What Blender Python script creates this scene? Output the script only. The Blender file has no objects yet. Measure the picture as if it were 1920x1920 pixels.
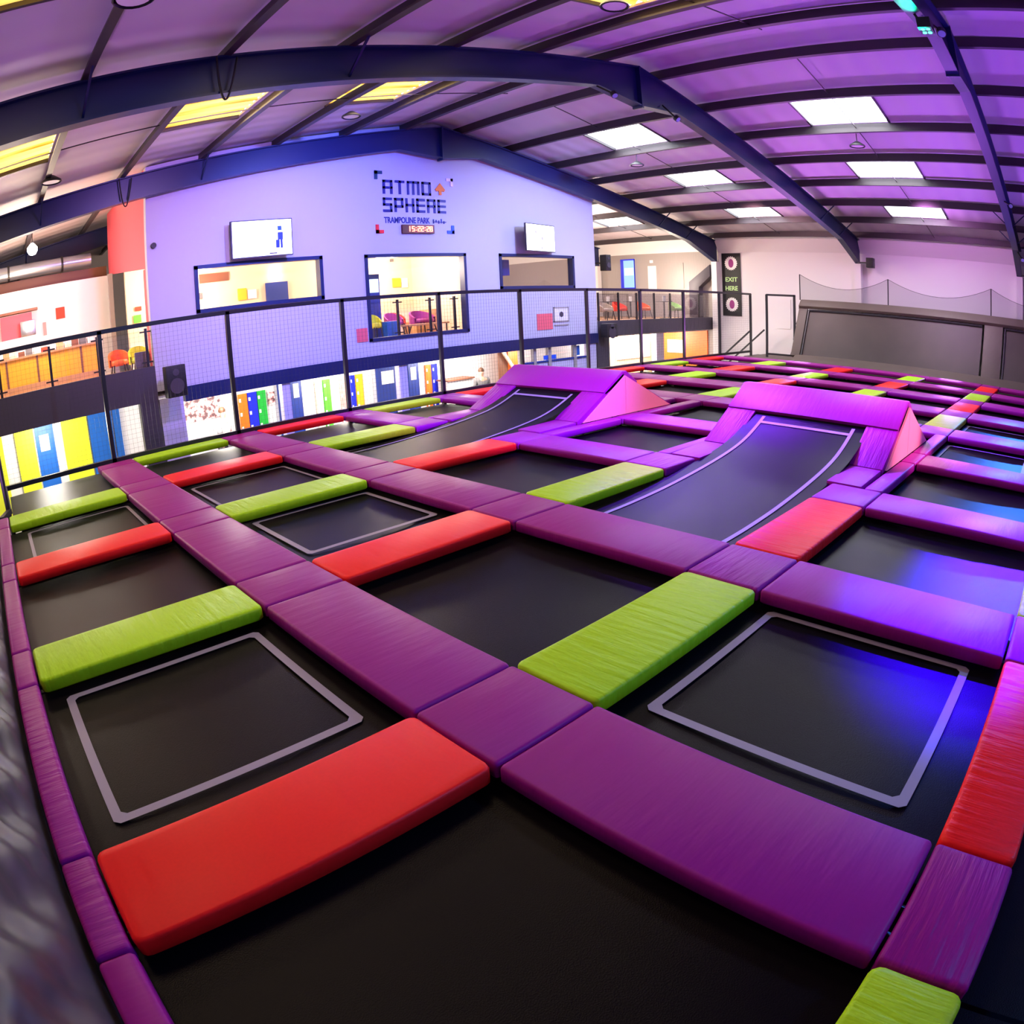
import bpy, bmesh, math, random
from mathutils import Vector, Matrix
random.seed(7)
sc = bpy.context.scene
C = sc.collection
S = 0.62           # metres per working unit; the camera stands at working (0,0,0)
ZO = 6.1           # the ground floor lies 6.1 units below the camera

def W(x, y, z):
    return Vector((x * S, y * S, (z + ZO) * S))

# ------------------------------------------------------------------ camera
YAW, PIT, ROLL, KF = 0.74748521, -0.30405427, -0.04897105, 1.3381059
_cy, _sy = math.cos(YAW), math.sin(YAW)
FWD = Vector((_sy * math.cos(PIT), _cy * math.cos(PIT), math.sin(PIT)))
_r = Vector((_cy, -_sy, 0.0)); _u = _r.cross(FWD)
_c, _s = math.cos(ROLL), math.sin(ROLL)
RGT = _c * _r + _s * _u; UPV = -_s * _r + _c * _u
cd = bpy.data.cameras.new('camera'); cam = bpy.data.objects.new('camera', cd); C.objects.link(cam)
cam.matrix_world = Matrix.Translation(W(0, 0, 0)) @ Matrix((RGT, UPV, -FWD)).transposed().to_4x4()
cd.type = 'PANO'
cd.sensor_fit = 'HORIZONTAL'; cd.sensor_width = 36.0; cd.sensor_height = 36.0
cd.panorama_type = 'FISHEYE_EQUISOLID'; cd.fisheye_lens = 18.0 * KF; cd.fisheye_fov = 4.0
cd.clip_start = 0.05; cd.clip_end = 300
sc.camera = cam

def at(px, py, X=None, Y=None, Z=None):
    """the point of a plane X=, Y= or Z= (working units) that shows at a pixel of the 1920 frame"""
    x = (px - 960) / 960; y = -(py - 960) / 960
    r = math.hypot(x, y) + 1e-9; th = 2 * math.asin(r / 2 / KF)
    d = RGT * (math.sin(th) * x / r) + UPV * (math.sin(th) * y / r) + FWD * math.cos(th)
    t = X / d.x if X is not None else (Y / d.y if Y is not None else Z / d.z)
    return d * t

# ------------------------------------------------------------------ world, exposure
w = bpy.data.worlds.new('sky'); sc.world = w; w.use_nodes = True
bg = w.node_tree.nodes['Background']; bg.inputs[0].default_value = (0.86, 0.93, 1.0, 1); bg.inputs[1].default_value = 15.0
sc.view_settings.view_transform = 'Standard'; sc.view_settings.look = 'None'
sc.view_settings.gamma = 1.0; sc.view_settings.use_curve_mapping = False
sc.view_settings.exposure = 0.22
sc.cycles.use_denoising = True
try: sc.cycles.denoiser = 'OPENIMAGEDENOISE'
except Exception: pass
sc.cycles.max_bounces = 6; sc.cycles.diffuse_bounces = 4; sc.cycles.glossy_bounces = 3
sc.cycles.transparent_max_bounces = 10; sc.cycles.sample_clamp_indirect = 6.0

def area(name, loc, size, col, power, rot=None, size_y=None, aim=None, spread=math.pi):
    l = bpy.data.lights.new(name, 'AREA'); l.shape = 'RECTANGLE'; l.size = size * S; l.size_y = (size_y or size) * S
    l.color = col; l.energy = power; l.spread = spread
    o = bpy.data.objects.new(name, l); C.objects.link(o); o.location = W(*loc)
    if aim is not None:
        o.rotation_euler = (W(*aim) - W(*loc)).to_track_quat('-Z', 'Y').to_euler()
    elif rot: o.rotation_euler = rot
    o.visible_camera = False
    return o
def spot(name, loc, aim, col, power, angle=80, blend=0.8, radius=0.15):
    l = bpy.data.lights.new(name, 'SPOT'); l.spot_size = math.radians(angle); l.spot_blend = blend
    l.color = col; l.energy = power; l.shadow_soft_size = radius
    o = bpy.data.objects.new(name, l); C.objects.link(o); o.location = W(*loc)
    o.rotation_euler = (W(*aim) - W(*loc)).to_track_quat('-Z', 'Y').to_euler()
    return o
def point(name, loc, col, power, radius=0.2):
    l = bpy.data.lights.new(name, 'POINT'); l.color = col; l.energy = power; l.shadow_soft_size = radius
    o = bpy.data.objects.new(name, l); C.objects.link(o); o.location = W(*loc)
    return o

XR, ZR, SL = 18.2, 8.1, 0.173      # ridge x, rafter-top height at the ridge, slope
def roofz(x): return ZR - SL * abs(x - XR)
Y1, Y2, Y3, BAY = 23.0, 12.73, 2.39, 10.3
SKY_R = [(22.5, 25.2), (28.4, 31.1), (34.4, 37.0)]
SKY_L = [(4.75, 7.5), (10.5, 13.15), (-1.1, 1.65)]
SKY_Y = [(26.0, 29.0), (16.1, 19.1), (6.15, 9.4)]

# daylight coming in through the skylights
for (x0, x1) in SKY_R + SKY_L:
    for (y0, y1) in SKY_Y[1:]:
        xm = (x0 + x1) / 2
        right = xm > XR
        tilt = math.atan(SL) * (1 if right else -1)
        area('skylight_daylight', (xm, (y0 + y1) / 2, roofz(xm) + 0.2), (x1 - x0) * .9,
             (0.95, 0.93, 1.0) if right else (1.0, 0.80, 0.55), 72 if right else 52, rot=(0, tilt, 0), size_y=(y1 - y0) * .9)
GP = at(1744, 92, Y=2.2)
LED = []     # coloured LED floods, with an added spot: fixture position, aim, colour, power, cone
LED += [((30.0, 2.0, 4.95), (9.8, 0.7, -3), (0.05, 0.01, 1.0), 30000, 6.5),
        ((16.0, 11.9, 6.2), (14.0, 5.4, -3), (0.17, 0.03, 1.0), 12000, 62),
        ((19.5, 11.9, 6.2), (19.5, 2.0, -3), (0.28, 0.05, 1.0), 4500, 85),
        ((12.0, 13.2, 6.35), (13.5, 23.4, 1.5), (0.12, 0.16, 1.0), 3600, 85),
        ((24.5, 13.2, 6.35), (24.0, 23.4, 2.0), (0.28, 0.34, 1.0), 2000, 80),
        ((6.5, 13.2, 5.4), (7.5, 23.4, 2.5), (0.55, 0.25, 1.0), 1100, 80),
        ((GP.x, 2.3, roofz(GP.x) - 1.25), (GP.x - 1.2, 2.39, roofz(GP.x - 1.2) - .85), (0.0, 1.0, 0.40), 120, 100),
        ((18.0, -7.2, 5.9), (14.4, 3.3, -2.5), (1.0, 0.36, 0.75), 6500, 13),
        ((11.0, 2.0, 5.6), (14.4, 10.9, -2.6), (1.0, 0.34, 0.55), 1100, 24),
        ((9.0, 2.0, 5.2), (12.0, 13.0, -2.6), (0.17, 0.03, 1.0), 10000, 34),
        ((14.0, 1.9, 5.95), (7.4, 0.5, -3), (0.03, 0.0, 1.0), 24000, 19),  # extra blue fill spot, added to colour the walkway pad
        ((37.6, 2.0, 3.4), (14.5, 1.6, -3), (0.04, 0.20, 1.0), 3200, 20)]
for (p, a, col, pw, ang) in LED:
    spot('led_or_fill_beam', p, a, col, pw, ang)
spot('led_or_fill_beam', (10.0, -7.6, 5.2), (6.5, 6.0, -3), (0.06, 0.34, 1.0), 1300, 75)  # unseen blue fill added behind the camera for the pad sides
spot('led_or_fill_beam', (33.0, 16.5, 5.0), (41.2, 17.5, 1.0), (1.0, 0.50, 0.58), 330, 110)  # pink fill added to tint the right wall, no fixture
spot('led_or_fill_beam', (33.0, 7.0, 5.0), (41.2, 6.0, 1.5), (0.80, 0.28, 0.90), 480, 110)  # purple fill added farther along the right wall, no fixture
spot('cafe_roof_fill', (1.2, 28.5, 1.2), (1.2, 28.0, 6.0), (1.0, 0.66, 0.42), 420, 150)  # warm fill added to tint the roof over the cafe
# purple fill spots added low along both sides, without fixtures, to wash the roof
for y, cr, cl in ((15.0, (0.66, 0.20, 0.95), (0.60, 0.26, 0.9)), (6.0, (0.46, 0.13, 1.0), (0.52, 0.20, 0.95)), (-3.0, (0.28, 0.08, 1.0), (0.50, 0.20, 1.0))):
    spot('roof_wash_fill', (36.3, y, -2.5), (25.0, y - .5, 8.0), cr, 1350, 120, 1.0, .4)
    spot('roof_wash_fill', (-1.4, y, -2.6), (7.0, y - 1, 7.0), cl, 420, 120, 1.0, .4)
spot('roof_wash_fill', (17.2, 0.5, -2.6), (20.0, 3.5, 8.0), (0.34, 0.08, 1.0), 800, 120, 1.0, .4)  # another added roof fill, unseen, low in mid court
# warm lamps of the rooms
for p, pw in (((8.5, 26.5, 2.0), 420), ((17.5, 26.5, 2.0), 420), ((1.8, 25.8, 2.2), 260), ((-3.0, 25.0, 3.0), 300),
              ((33, 29, 3.4), 900), ((39, 25.6, 1.2), 200), ((33, 40, 4.0), 500)):
    point('room_lamp', p, (1.0, 0.84, 0.68), pw * .8, .25)
for p, pw in (((1.5, 26.4, -2.6), 90), ((9.0, 26.4, -2.6), 110), ((15.0, 26.4, -2.6), 110), ((21.5, 26.4, -2.6), 110),
              ((27.0, 26.4, -2.6), 70), ((34.5, 27.0, -2.6), 170), ((39, 27.0, -2.6), 90)):
    point('lower_lamp', p, (1.0, 0.92, 0.80), pw * 1.6, .3)

# ------------------------------------------------------------------ materials
def mat(name, col, rough=0.6, metal=0.0, spec=0.5, bump=None, noise=None, emit=None, var=0.0, coat=0.0):
    m = bpy.data.materials.new(name); m.use_nodes = True; nt = m.node_tree; b = nt.nodes['Principled BSDF']
    b.inputs['Base Color'].default_value = (*col, 1); b.inputs['Roughness'].default_value = rough
    b.inputs['Metallic'].default_value = metal; b.inputs['Specular IOR Level'].default_value = spec
    if coat: b.inputs['Coat Weight'].default_value = coat
    if emit:
        b.inputs['Emission Color'].default_value = (*emit[0], 1); b.inputs['Emission Strength'].default_value = emit[1]
    tc = nt.nodes.new('ShaderNodeTexCoord')
    if var:
        n = nt.nodes.new('ShaderNodeTexNoise'); n.inputs['Scale'].default_value = noise or 3.0; n.inputs['Detail'].default_value = 5
        nt.links.new(tc.outputs['Object'], n.inputs['Vector'])
        r = nt.nodes.new('ShaderNodeMapRange'); r.inputs[3].default_value = 1 - var; r.inputs[4].default_value = 1 + var
        nt.links.new(n.outputs['Fac'], r.inputs[0])
        mx = nt.nodes.new('ShaderNodeVectorMath'); mx.operation = 'SCALE'; mx.inputs[0].default_value = col
        nt.links.new(r.outputs[0], mx.inputs['Scale']); nt.links.new(mx.outputs[0], b.inputs['Base Color'])
    if bump:
        scale, strength, stretch = bump
        mp = nt.nodes.new('ShaderNodeMapping'); mp.inputs['Scale'].default_value = stretch
        n2 = nt.nodes.new('ShaderNodeTexNoise'); n2.inputs['Scale'].default_value = scale; n2.inputs['Detail'].default_value = 3
        bp = nt.nodes.new('ShaderNodeBump'); bp.inputs['Strength'].default_value = strength; bp.inputs['Distance'].default_value = 0.03
        nt.links.new(tc.outputs['Object'], mp.inputs['Vector']); nt.links.new(mp.outputs[0], n2.inputs['Vector'])
        nt.links.new(n2.outputs['Fac'], bp.inputs['Height']); nt.links.new(bp.outputs[0], b.inputs['Normal'])
    return m

def vinyl(name, col, stretch=(1, 6, 1), strength=0.35):
    m = mat(name, col, rough=0.45, spec=0.16, bump=(2.2, strength, stretch), var=0.06, noise=60)
    nt = m.node_tree; oi = nt.nodes.new('ShaderNodeObjectInfo'); add = nt.nodes.new('ShaderNodeVectorMath')
    mp = [n for n in nt.nodes if n.type == 'MAPPING'][0]; tc = [n for n in nt.nodes if n.type == 'TEX_COORD'][0]
    cx = nt.nodes.new('ShaderNodeCombineXYZ'); ml = nt.nodes.new('ShaderNodeMath'); ml.operation = 'MULTIPLY'; ml.inputs[1].default_value = 40
    nt.links.new(oi.outputs['Random'], ml.inputs[0]); nt.links.new(ml.outputs[0], cx.inputs[0]); nt.links.new(ml.outputs[0], cx.inputs[1])
    nt.links.new(tc.outputs['Object'], add.inputs[0]); nt.links.new(cx.outputs[0], add.inputs[1]); nt.links.new(add.outputs[0], mp.inputs['Vector'])
    return m
M = {}
M['purple'] = vinyl('purple_vinyl', (0.29, 0.006, 0.215), (1, 5, 1), .18)
M['purple_wrinkled'] = vinyl('purple_vinyl_creased', (0.29, 0.006, 0.215), (1.0, 9, 1), .5)
M['red'] = vinyl('red_vinyl', (0.92, 0.012, 0.010), (5, 1, 1), .15)
M['red_wrinkled'] = vinyl('red_vinyl_creased', (0.92, 0.012, 0.010), (9, 1, 1), .45)
M['lime'] = vinyl('lime_vinyl', (0.40, 0.74, 0.006), (7, 1, 1), .6)
M['pink'] = vinyl('coral_vinyl', (0.98, 0.36, 0.33), (1, 1, 1), .12)
M['bed'] = mat('black_woven_bed', (0.0045, 0.0035, 0.0042), rough=0.34, spec=0.07, bump=(170, 0.12, (1, 1, 1)), var=.35, noise=1.2)
M['tape'] = mat('grey_tape', (0.27, 0.24, 0.31), rough=0.5)
M['steel_black'] = mat('black_steel', (0.012, 0.011, 0.014), rough=0.4, spec=.5)
M['navy'] = mat('navy_painted_steel', (0.005, 0.013, 0.085), rough=0.42, var=.1, noise=2)
M['purlin'] = mat('dark_painted_purlin', (0.040, 0.030, 0.036), rough=0.5)
M['deck'] = mat('dark_deck', (0.012, 0.011, 0.012), rough=.8)
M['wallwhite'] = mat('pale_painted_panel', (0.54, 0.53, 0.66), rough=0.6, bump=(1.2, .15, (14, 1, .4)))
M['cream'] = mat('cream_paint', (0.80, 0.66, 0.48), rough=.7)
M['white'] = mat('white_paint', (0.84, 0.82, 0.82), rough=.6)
M['greyclad'] = mat('grey_cladding', (0.36, 0.32, 0.31), rough=.6, bump=(3, .3, (1, 12, 1)))
M['pinkpaint'] = mat('red_painted_wall', (0.80, 0.12, 0.16), rough=.6)
M['fascia'] = mat('dark_grey_fascia', (0.055, 0.045, 0.065), rough=.55)
M['carpet'] = mat('wood_floor', (0.45, 0.25, 0.13), rough=.5, var=.2, noise=4)
M['concrete'] = mat('grey_floor', (0.30, 0.28, 0.27), rough=.5, var=.15, noise=3)
M['blackvinyl'] = mat('black_vinyl_cover', (0.055, 0.050, 0.056), rough=0.34, spec=.6, bump=(1.3, .4, (1.0, 2.2, 1.0)))
M['darkpad'] = mat('charcoal_padding', (0.105, 0.078, 0.062), rough=.6, bump=(2, .3, (1, 1, 1)), var=.2, noise=1.0)
M['wallbed'] = mat('charcoal_wall_bed', (0.060, 0.043, 0.034), rough=.5, spec=.4, var=.45, noise=.7)
M['yellow'] = mat('yellow_panel', (0.93, 0.50, 0.02), rough=.45)
M['lemon'] = mat('lemon_yellow', (0.80, 0.85, 0.03), rough=.5)
M['blue'] = mat('blue_door', (0.010, 0.12, 0.50), rough=.45)
M['deepblue'] = mat('deep_blue_door', (0.012, 0.035, 0.25), rough=.45)
M['royal'] = mat('royal_blue', (0.01, 0.02, 0.75), rough=.4)
M['orange'] = mat('orange_panel', (0.95, 0.16, 0.01), rough=.45)
M['green'] = mat('green_panel', (0.01, 0.40, 0.04), rough=.45)
M['brightgreen'] = mat('bright_green', (0.10, 0.80, 0.03), rough=.5)
M['black'] = mat('matt_black', (0.010, 0.010, 0.012), rough=.5)
M['paper'] = mat('white_paper', (0.9, 0.88, 0.86), rough=.6)
M['logoblue'] = mat('dark_blue_lettering', (0.010, 0.012, 0.20), rough=.5)
M['logoteal'] = mat('dark_teal', (0.01, 0.05, 0.10), rough=.5)
M['logored'] = mat('red_mark', (0.85, 0.01, 0.03), rough=.5)
M['logoorange'] = mat('orange_mark', (0.90, 0.18, 0.01), rough=.5)
M['logobright'] = mat('bright_blue_mark', (0.01, 0.10, 0.85), rough=.5)
M['logopink'] = mat('pale_pink_mark', (0.95, 0.75, 0.80), rough=.5)
M['screen'] = mat('lit_screen', (0.8, 0.8, 0.8), emit=((1.0, 0.99, 0.96), 1.6))
M['bluescreen'] = mat('blue_screen', (0.1, 0.2, 0.6), emit=((0.25, 0.42, 1.0), 1.1))
M['palescreen'] = mat('pale_blue_screen', (0.3, 0.5, 0.8), emit=((0.75, 0.92, 1.0), 1.1))
M['lamp'] = mat('lamp_glow', (1, 1, 1), emit=((1.0, 0.93, 0.85), 30.0))
M['leddigit'] = mat('red_led_digit', (1, .2, .1), emit=((1.0, 0.30, 0.18), 3.0))
M['clockface'] = mat('dark_red_display', (0.10, 0.004, 0.006), rough=.3)
M['greenled'] = mat('green_led', (0, 1, .5), emit=((0.05, 1.0, 0.55), 6.0))
M['blueled'] = mat('led_lens', (0.2, .2, .6), emit=((0.35, 0.25, 1.0), .1))
M['mezzgreen'] = mat('faded_green', (0.55, 0.85, 0.35), rough=.5)
M['skin'] = mat('skin', (0.62, 0.36, 0.25), rough=.5)
M['hair'] = mat('brown_hair', (0.09, 0.035, 0.015), rough=.6)
M['greycloth'] = mat('grey_cloth', (0.16, 0.15, 0.16), rough=.8)
M['whitecloth'] = mat('white_cloth', (0.8, 0.78, 0.78), rough=.8)
M['magenta'] = mat('magenta_fabric', (0.30, 0.03, 0.20), rough=.7)
M['redfab'] = mat('red_fabric', (0.85, 0.05, 0.02), rough=.7)
M['wood'] = mat('light_wood', (0.60, 0.33, 0.15), rough=.45, var=.2, noise=5)
M['brown'] = mat('brown_timber', (0.22, 0.08, 0.04), rough=.5)
M['chrome'] = mat('steel', (0.6, .6, .62), rough=.25, metal=1)
M['duct'] = mat('galvanised_duct', (0.45, 0.50, 0.60), rough=.28, metal=.8)
M['lilac'] = mat('lilac_column', (0.62, 0.58, 0.80), rough=.5)
M['mural'] = mat('doodle_mural', (0.75, 0.66, 0.63), rough=.7)
_nt = M['mural'].node_tree; _b = _nt.nodes['Principled BSDF']; _v = _nt.nodes.new('ShaderNodeTexNoise'); _v.inputs['Scale'].default_value = 9
_v.inputs['Detail'].default_value = 6; _cr = _nt.nodes.new('ShaderNodeValToRGB')
_tc = _nt.nodes.new('ShaderNodeTexCoord'); _nt.links.new(_tc.outputs['Object'], _v.inputs['Vector'])
_cr.color_ramp.elements[0].position = .42; _cr.color_ramp.elements[0].color = (.10, .05, .06, 1)
_cr.color_ramp.elements[1].position = .56; _cr.color_ramp.elements[1].color = (.82, .72, .70, 1)
_e = _cr.color_ramp.elements.new(.48); _e.color = (.62, .22, .22, 1)
_nt.links.new(_v.outputs['Fac'], _cr.inputs[0]); _nt.links.new(_cr.outputs[0], _b.inputs['Base Color'])

# roof lining: pale sheet with faint stripes down the slope
m = mat('roof_lining_sheet', (0.60, 0.54, 0.60), rough=.55); M['lining'] = m
nt = m.node_tree; b = nt.nodes['Principled BSDF']; tc = nt.nodes.new('ShaderNodeTexCoord')
wv = nt.nodes.new('ShaderNodeTexWave'); wv.bands_direction = 'Y'; wv.inputs['Scale'].default_value = .55; wv.inputs['Distortion'].default_value = 1.0
wv.inputs['Detail'].default_value = 1
bp = nt.nodes.new('ShaderNodeBump'); bp.inputs['Strength'].default_value = .35; bp.inputs['Distance'].default_value = .05
nt.links.new(tc.outputs['Object'], wv.inputs['Vector']); nt.links.new(wv.outputs['Fac'], bp.inputs['Height']); nt.links.new(bp.outputs[0], b.inputs['Normal'])

def sheet_mat(name, col, trans):
    m = bpy.data.materials.new(name); m.use_nodes = True; nt = m.node_tree; nt.nodes.clear()
    o = nt.nodes.new('ShaderNodeOutputMaterial'); t = nt.nodes.new('ShaderNodeBsdfTranslucent'); d = nt.nodes.new('ShaderNodeBsdfDiffuse'); mx = nt.nodes.new('ShaderNodeMixShader')
    n = nt.nodes.new('ShaderNodeTexNoise'); n.inputs['Scale'].default_value = .8; n.inputs['Detail'].default_value = 4
    tc = nt.nodes.new('ShaderNodeTexCoord'); mp = nt.nodes.new('ShaderNodeMapping'); mp.inputs['Scale'].default_value = (.35, 4, 1)
    nt.links.new(tc.outputs['Object'], mp.inputs['Vector']); nt.links.new(mp.outputs[0], n.inputs['Vector'])
    cr = nt.nodes.new('ShaderNodeValToRGB'); cr.color_ramp.elements[0].color = (*trans[0], 1); cr.color_ramp.elements[1].color = (*trans[1], 1)
    cr.color_ramp.elements[0].position = .38; cr.color_ramp.elements[1].position = .62
    nt.links.new(n.outputs['Fac'], cr.inputs[0]); nt.links.new(cr.outputs[0], t.inputs['Color'])
    d.inputs['Color'].default_value = (*col, 1); mx.inputs[0].default_value = .25
    nt.links.new(t.outputs[0], mx.inputs[1]); nt.links.new(d.outputs[0], mx.inputs[2]); nt.links.new(mx.outputs[0], o.inputs[0])
    return m
M['sheet_white'] = sheet_mat('clear_corrugated_sheet', (.8, .8, .8), ((.90, .88, .86), (.98, .98, .96)))
M['sheet_yellow'] = sheet_mat('yellowed_corrugated_sheet', (.6, .5, .2), ((.16, .050, .001), (.34, .22, .045)))
def glass_mat(name, tint=(1, 1, 1), refl=.06):
    m = bpy.data.materials.new(name); m.use_nodes = True; nt = m.node_tree; nt.nodes.clear()
    o = nt.nodes.new('ShaderNodeOutputMaterial'); t = nt.nodes.new('ShaderNodeBsdfTransparent'); g = nt.nodes.new('ShaderNodeBsdfGlossy'); mx = nt.nodes.new('ShaderNodeMixShader')
    t.inputs[0].default_value = (*tint, 1); g.inputs['Roughness'].default_value = .03; mx.inputs[0].default_value = refl
    nt.links.new(t.outputs[0], mx.inputs[1]); nt.links.new(g.outputs[0], mx.inputs[2]); nt.links.new(mx.outputs[0], o.inputs[0]); return m
M['glass'] = glass_mat('clear_glass', (.97, .97, .98)); M['tintglass'] = glass_mat('tinted_glass', (.80, .78, .82), .10)
def net_mat():
    m = bpy.data.materials.new('thin_safety_net'); m.use_nodes = True; nt = m.node_tree; nt.nodes.clear()
    o = nt.nodes.new('ShaderNodeOutputMaterial'); t = nt.nodes.new('ShaderNodeBsdfTransparent'); g = nt.nodes.new('ShaderNodeBsdfDiffuse'); mx = nt.nodes.new('ShaderNodeMixShader')
    g.inputs[0].default_value = (.03, .025, .03, 1); mx.inputs[0].default_value = .30
    nt.links.new(t.outputs[0], mx.inputs[1]); nt.links.new(g.outputs[0], mx.inputs[2]); nt.links.new(mx.outputs[0], o.inputs[0]); return m
M['net'] = net_mat()

# ------------------------------------------------------------------ mesh helpers
def tagp(o, label=None, cat=None, group=None, kind=None):
    if label: o['label'] = label
    if cat: o['category'] = cat
    if group: o['group'] = group
    if kind: o['kind'] = kind
    return o
def thing(name, label, cat, loc, group=None, kind=None):
    o = bpy.data.objects.new(name, None); C.objects.link(o); o.location = W(*loc); o.empty_display_size = .1
    return tagp(o, label, cat, group, kind)
class MB:
    def __init__(s): s.v = []; s.f = []
    def poly(s, pts):
        i = len(s.v); s.v += [Vector(p) for p in pts]; s.f.append(list(range(i, i + len(pts)))); return s
    def box(s, x0, x1, y0, y1, z0, z1):
        i = len(s.v)
        s.v += [Vector(p) for p in ((x0, y0, z0), (x1, y0, z0), (x1, y1, z0), (x0, y1, z0), (x0, y0, z1), (x1, y0, z1), (x1, y1, z1), (x0, y1, z1))]
        for f in ((0, 3, 2, 1), (4, 5, 6, 7), (0, 1, 5, 4), (1, 2, 6, 5), (2, 3, 7, 6), (3, 0, 4, 7)): s.f.append([i + k for k in f])
        return s
    def prism(s, pts, off):
        """extrude a closed outline by the vector off"""
        i = len(s.v); n = len(pts); off = Vector(off)
        s.v += [Vector(p) for p in pts] + [Vector(p) + off for p in pts]
        s.f.append([i + k for k in range(n)][::-1]); s.f.append([i + n + k for k in range(n)])
        for k in range(n): s.f.append([i + k, i + (k + 1) % n, i + n + (k + 1) % n, i + n + k])
        return s
    def bar(s, p, q, wd, ht, up=(0, 0, 1)):
        p = Vector(p); q = Vector(q); d = (q - p).normalized(); u = Vector(up)
        if abs(d.dot(u)) > .98: u = Vector((0, 1, 0))
        a = d.cross(u).normalized(); b2 = a.cross(d)
        c = [a * (sx * wd / 2) + b2 * (sz * ht / 2) for sx, sz in ((-1, -1), (1, -1), (1, 1), (-1, 1))]
        return s.prism([p + k for k in c], q - p)
    def tube(s, p, q, r, n=10, r2=None):
        p = Vector(p); q = Vector(q); d = (q - p).normalized(); u = Vector((0, 0, 1)) if abs(d.z) < .9 else Vector((1, 0, 0))
        a = d.cross(u).normalized(); b2 = d.cross(a); i = len(s.v); r2 = r if r2 is None else r2
        for (c, rr) in ((p, r), (q, r2)):
            for k in range(n): t = 2 * math.pi * k / n; s.v.append(c + a * (math.cos(t) * rr) + b2 * (math.sin(t) * rr))
        s.f.append([i + k for k in range(n)]); s.f.append([i + n + k for k in range(n)][::-1])
        for k in range(n): s.f.append([i + k, i + n + k, i + n + (k + 1) % n, i + (k + 1) % n])
        return s
    def lathe(s, c, prof, n=16):
        i = len(s.v); c = Vector(c)
        for (r, z) in prof:
            for k in range(n): t = 2 * math.pi * k / n; s.v.append(c + Vector((r * math.cos(t), r * math.sin(t), z)))
        for j in range(len(prof) - 1):
            for k in range(n): a = i + j * n; s.f.append([a + k, a + (k + 1) % n, a + n + (k + 1) % n, a + n + k])
        return s
    def build(s, name, m, parent=None, label=None, cat=None, group=None, kind=None, smooth=False, bevel=0, loc=None):
        """one mesh object; top-level ones get their origin at loc"""
        me = bpy.data.meshes.new(name)
        if parent is not None:
            r = parent; off = Vector((0, 0, 0))
            while r is not None: off = off + r.location; r = r.parent
            org = off
        elif loc is not None: org = W(*loc)
        else: org = Vector((0, 0, 0))
        me.from_pydata([W(*p) - org for p in s.v], [], s.f)
        bm = bmesh.new(); bm.from_mesh(me)
        if smooth: bmesh.ops.remove_doubles(bm, verts=bm.verts, dist=.0008)
        bmesh.ops.recalc_face_normals(bm, faces=bm.faces)
        if bevel: bmesh.ops.bevel(bm, geom=[e for e in bm.edges if e.calc_face_angle(0) > .6], offset=bevel * S, segments=2, affect='EDGES', profile=.6)
        bm.to_mesh(me); bm.free(); me.materials.append(m)
        if smooth or bevel:
            for p in me.polygons: p.use_smooth = True
            try: me.set_sharp_from_angle(angle=math.radians(35 if not smooth else 60))
            except Exception: pass
        o = bpy.data.objects.new(name, me); C.objects.link(o)
        if parent is not None: o.parent = parent
        else: o.location = org
        return tagp(o, label, cat, group, kind)
def B(x0, x1, y0, y1, z0, z1): return MB().box(x0, x1, y0, y1, z0, z1)
def struct(name, mb, m, **k): return mb.build(name, m, kind='structure', **k)
def one(name, mb, m, label, cat, loc, group=None, **k):
    return mb.build(name, m, label=label, cat=cat, group=group, loc=loc, **k)
ORD = ['', 'first', 'second', 'third', 'fourth', 'fifth', 'sixth', 'seventh', 'eighth', 'ninth', 'tenth']

# ------------------------------------------------------------------ the court grid
RX = {1: (-.62, -.34), 2: (2.404, 3.477), 3: (6.221, 7.343), 4: (10.023, 11.087), 5: (13.748, 14.85), 6: (17.72, 18.94),
      7: (21.50, 22.95), 8: (25.30, 26.60), 9: (29.10, 30.42), 10: (32.80, 33.95)}
LY = {0: (18.72, 17.99), 1: (15.278, 14.258), 2: (11.463, 10.506), 3: (7.638, 6.685), 4: (3.844, 2.883), 5: (0.048, -0.569), 6: (-3.7, -4.3)}
PT, PB = -3.0, -3.16        # pad top and underside
BEDZ = -3.235
COL = {(0, 2): 'lime', (0, 3): 'red', (0, 4): 'lime', (0, 5): 'red', (0, 6): 'lime', (0, 7): 'red', (0, 8): 'lime', (0, 9): 'red',
       (1, 1): 'lime', (1, 2): 'red', (1, 3): 'lime', (1, 6): 'red', (1, 7): 'lime', (1, 8): 'red', (1, 9): 'lime',
       (2, 1): 'red', (2, 2): 'lime', (2, 3): 'red', (2, 6): 'lime', (2, 7): 'red', (2, 8): 'lime', (2, 9): 'red',
       (3, 1): 'lime', (3, 2): 'red', (3, 3): 'lime', (3, 6): 'red', (3, 7): 'lime', (3, 8): 'red', (3, 9): 'lime',
       (4, 1): 'red', (4, 2): 'lime', (4, 3): 'red', (4, 6): 'lime', (4, 7): 'red', (4, 8): 'lime', (4, 9): 'red',
       (5, 1): 'lime', (5, 2): 'red', (5, 3): 'lime'}
for k in (1, 2, 3, 4):
    for c in (4, 5): COL[(k, c)] = 'purple'

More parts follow.
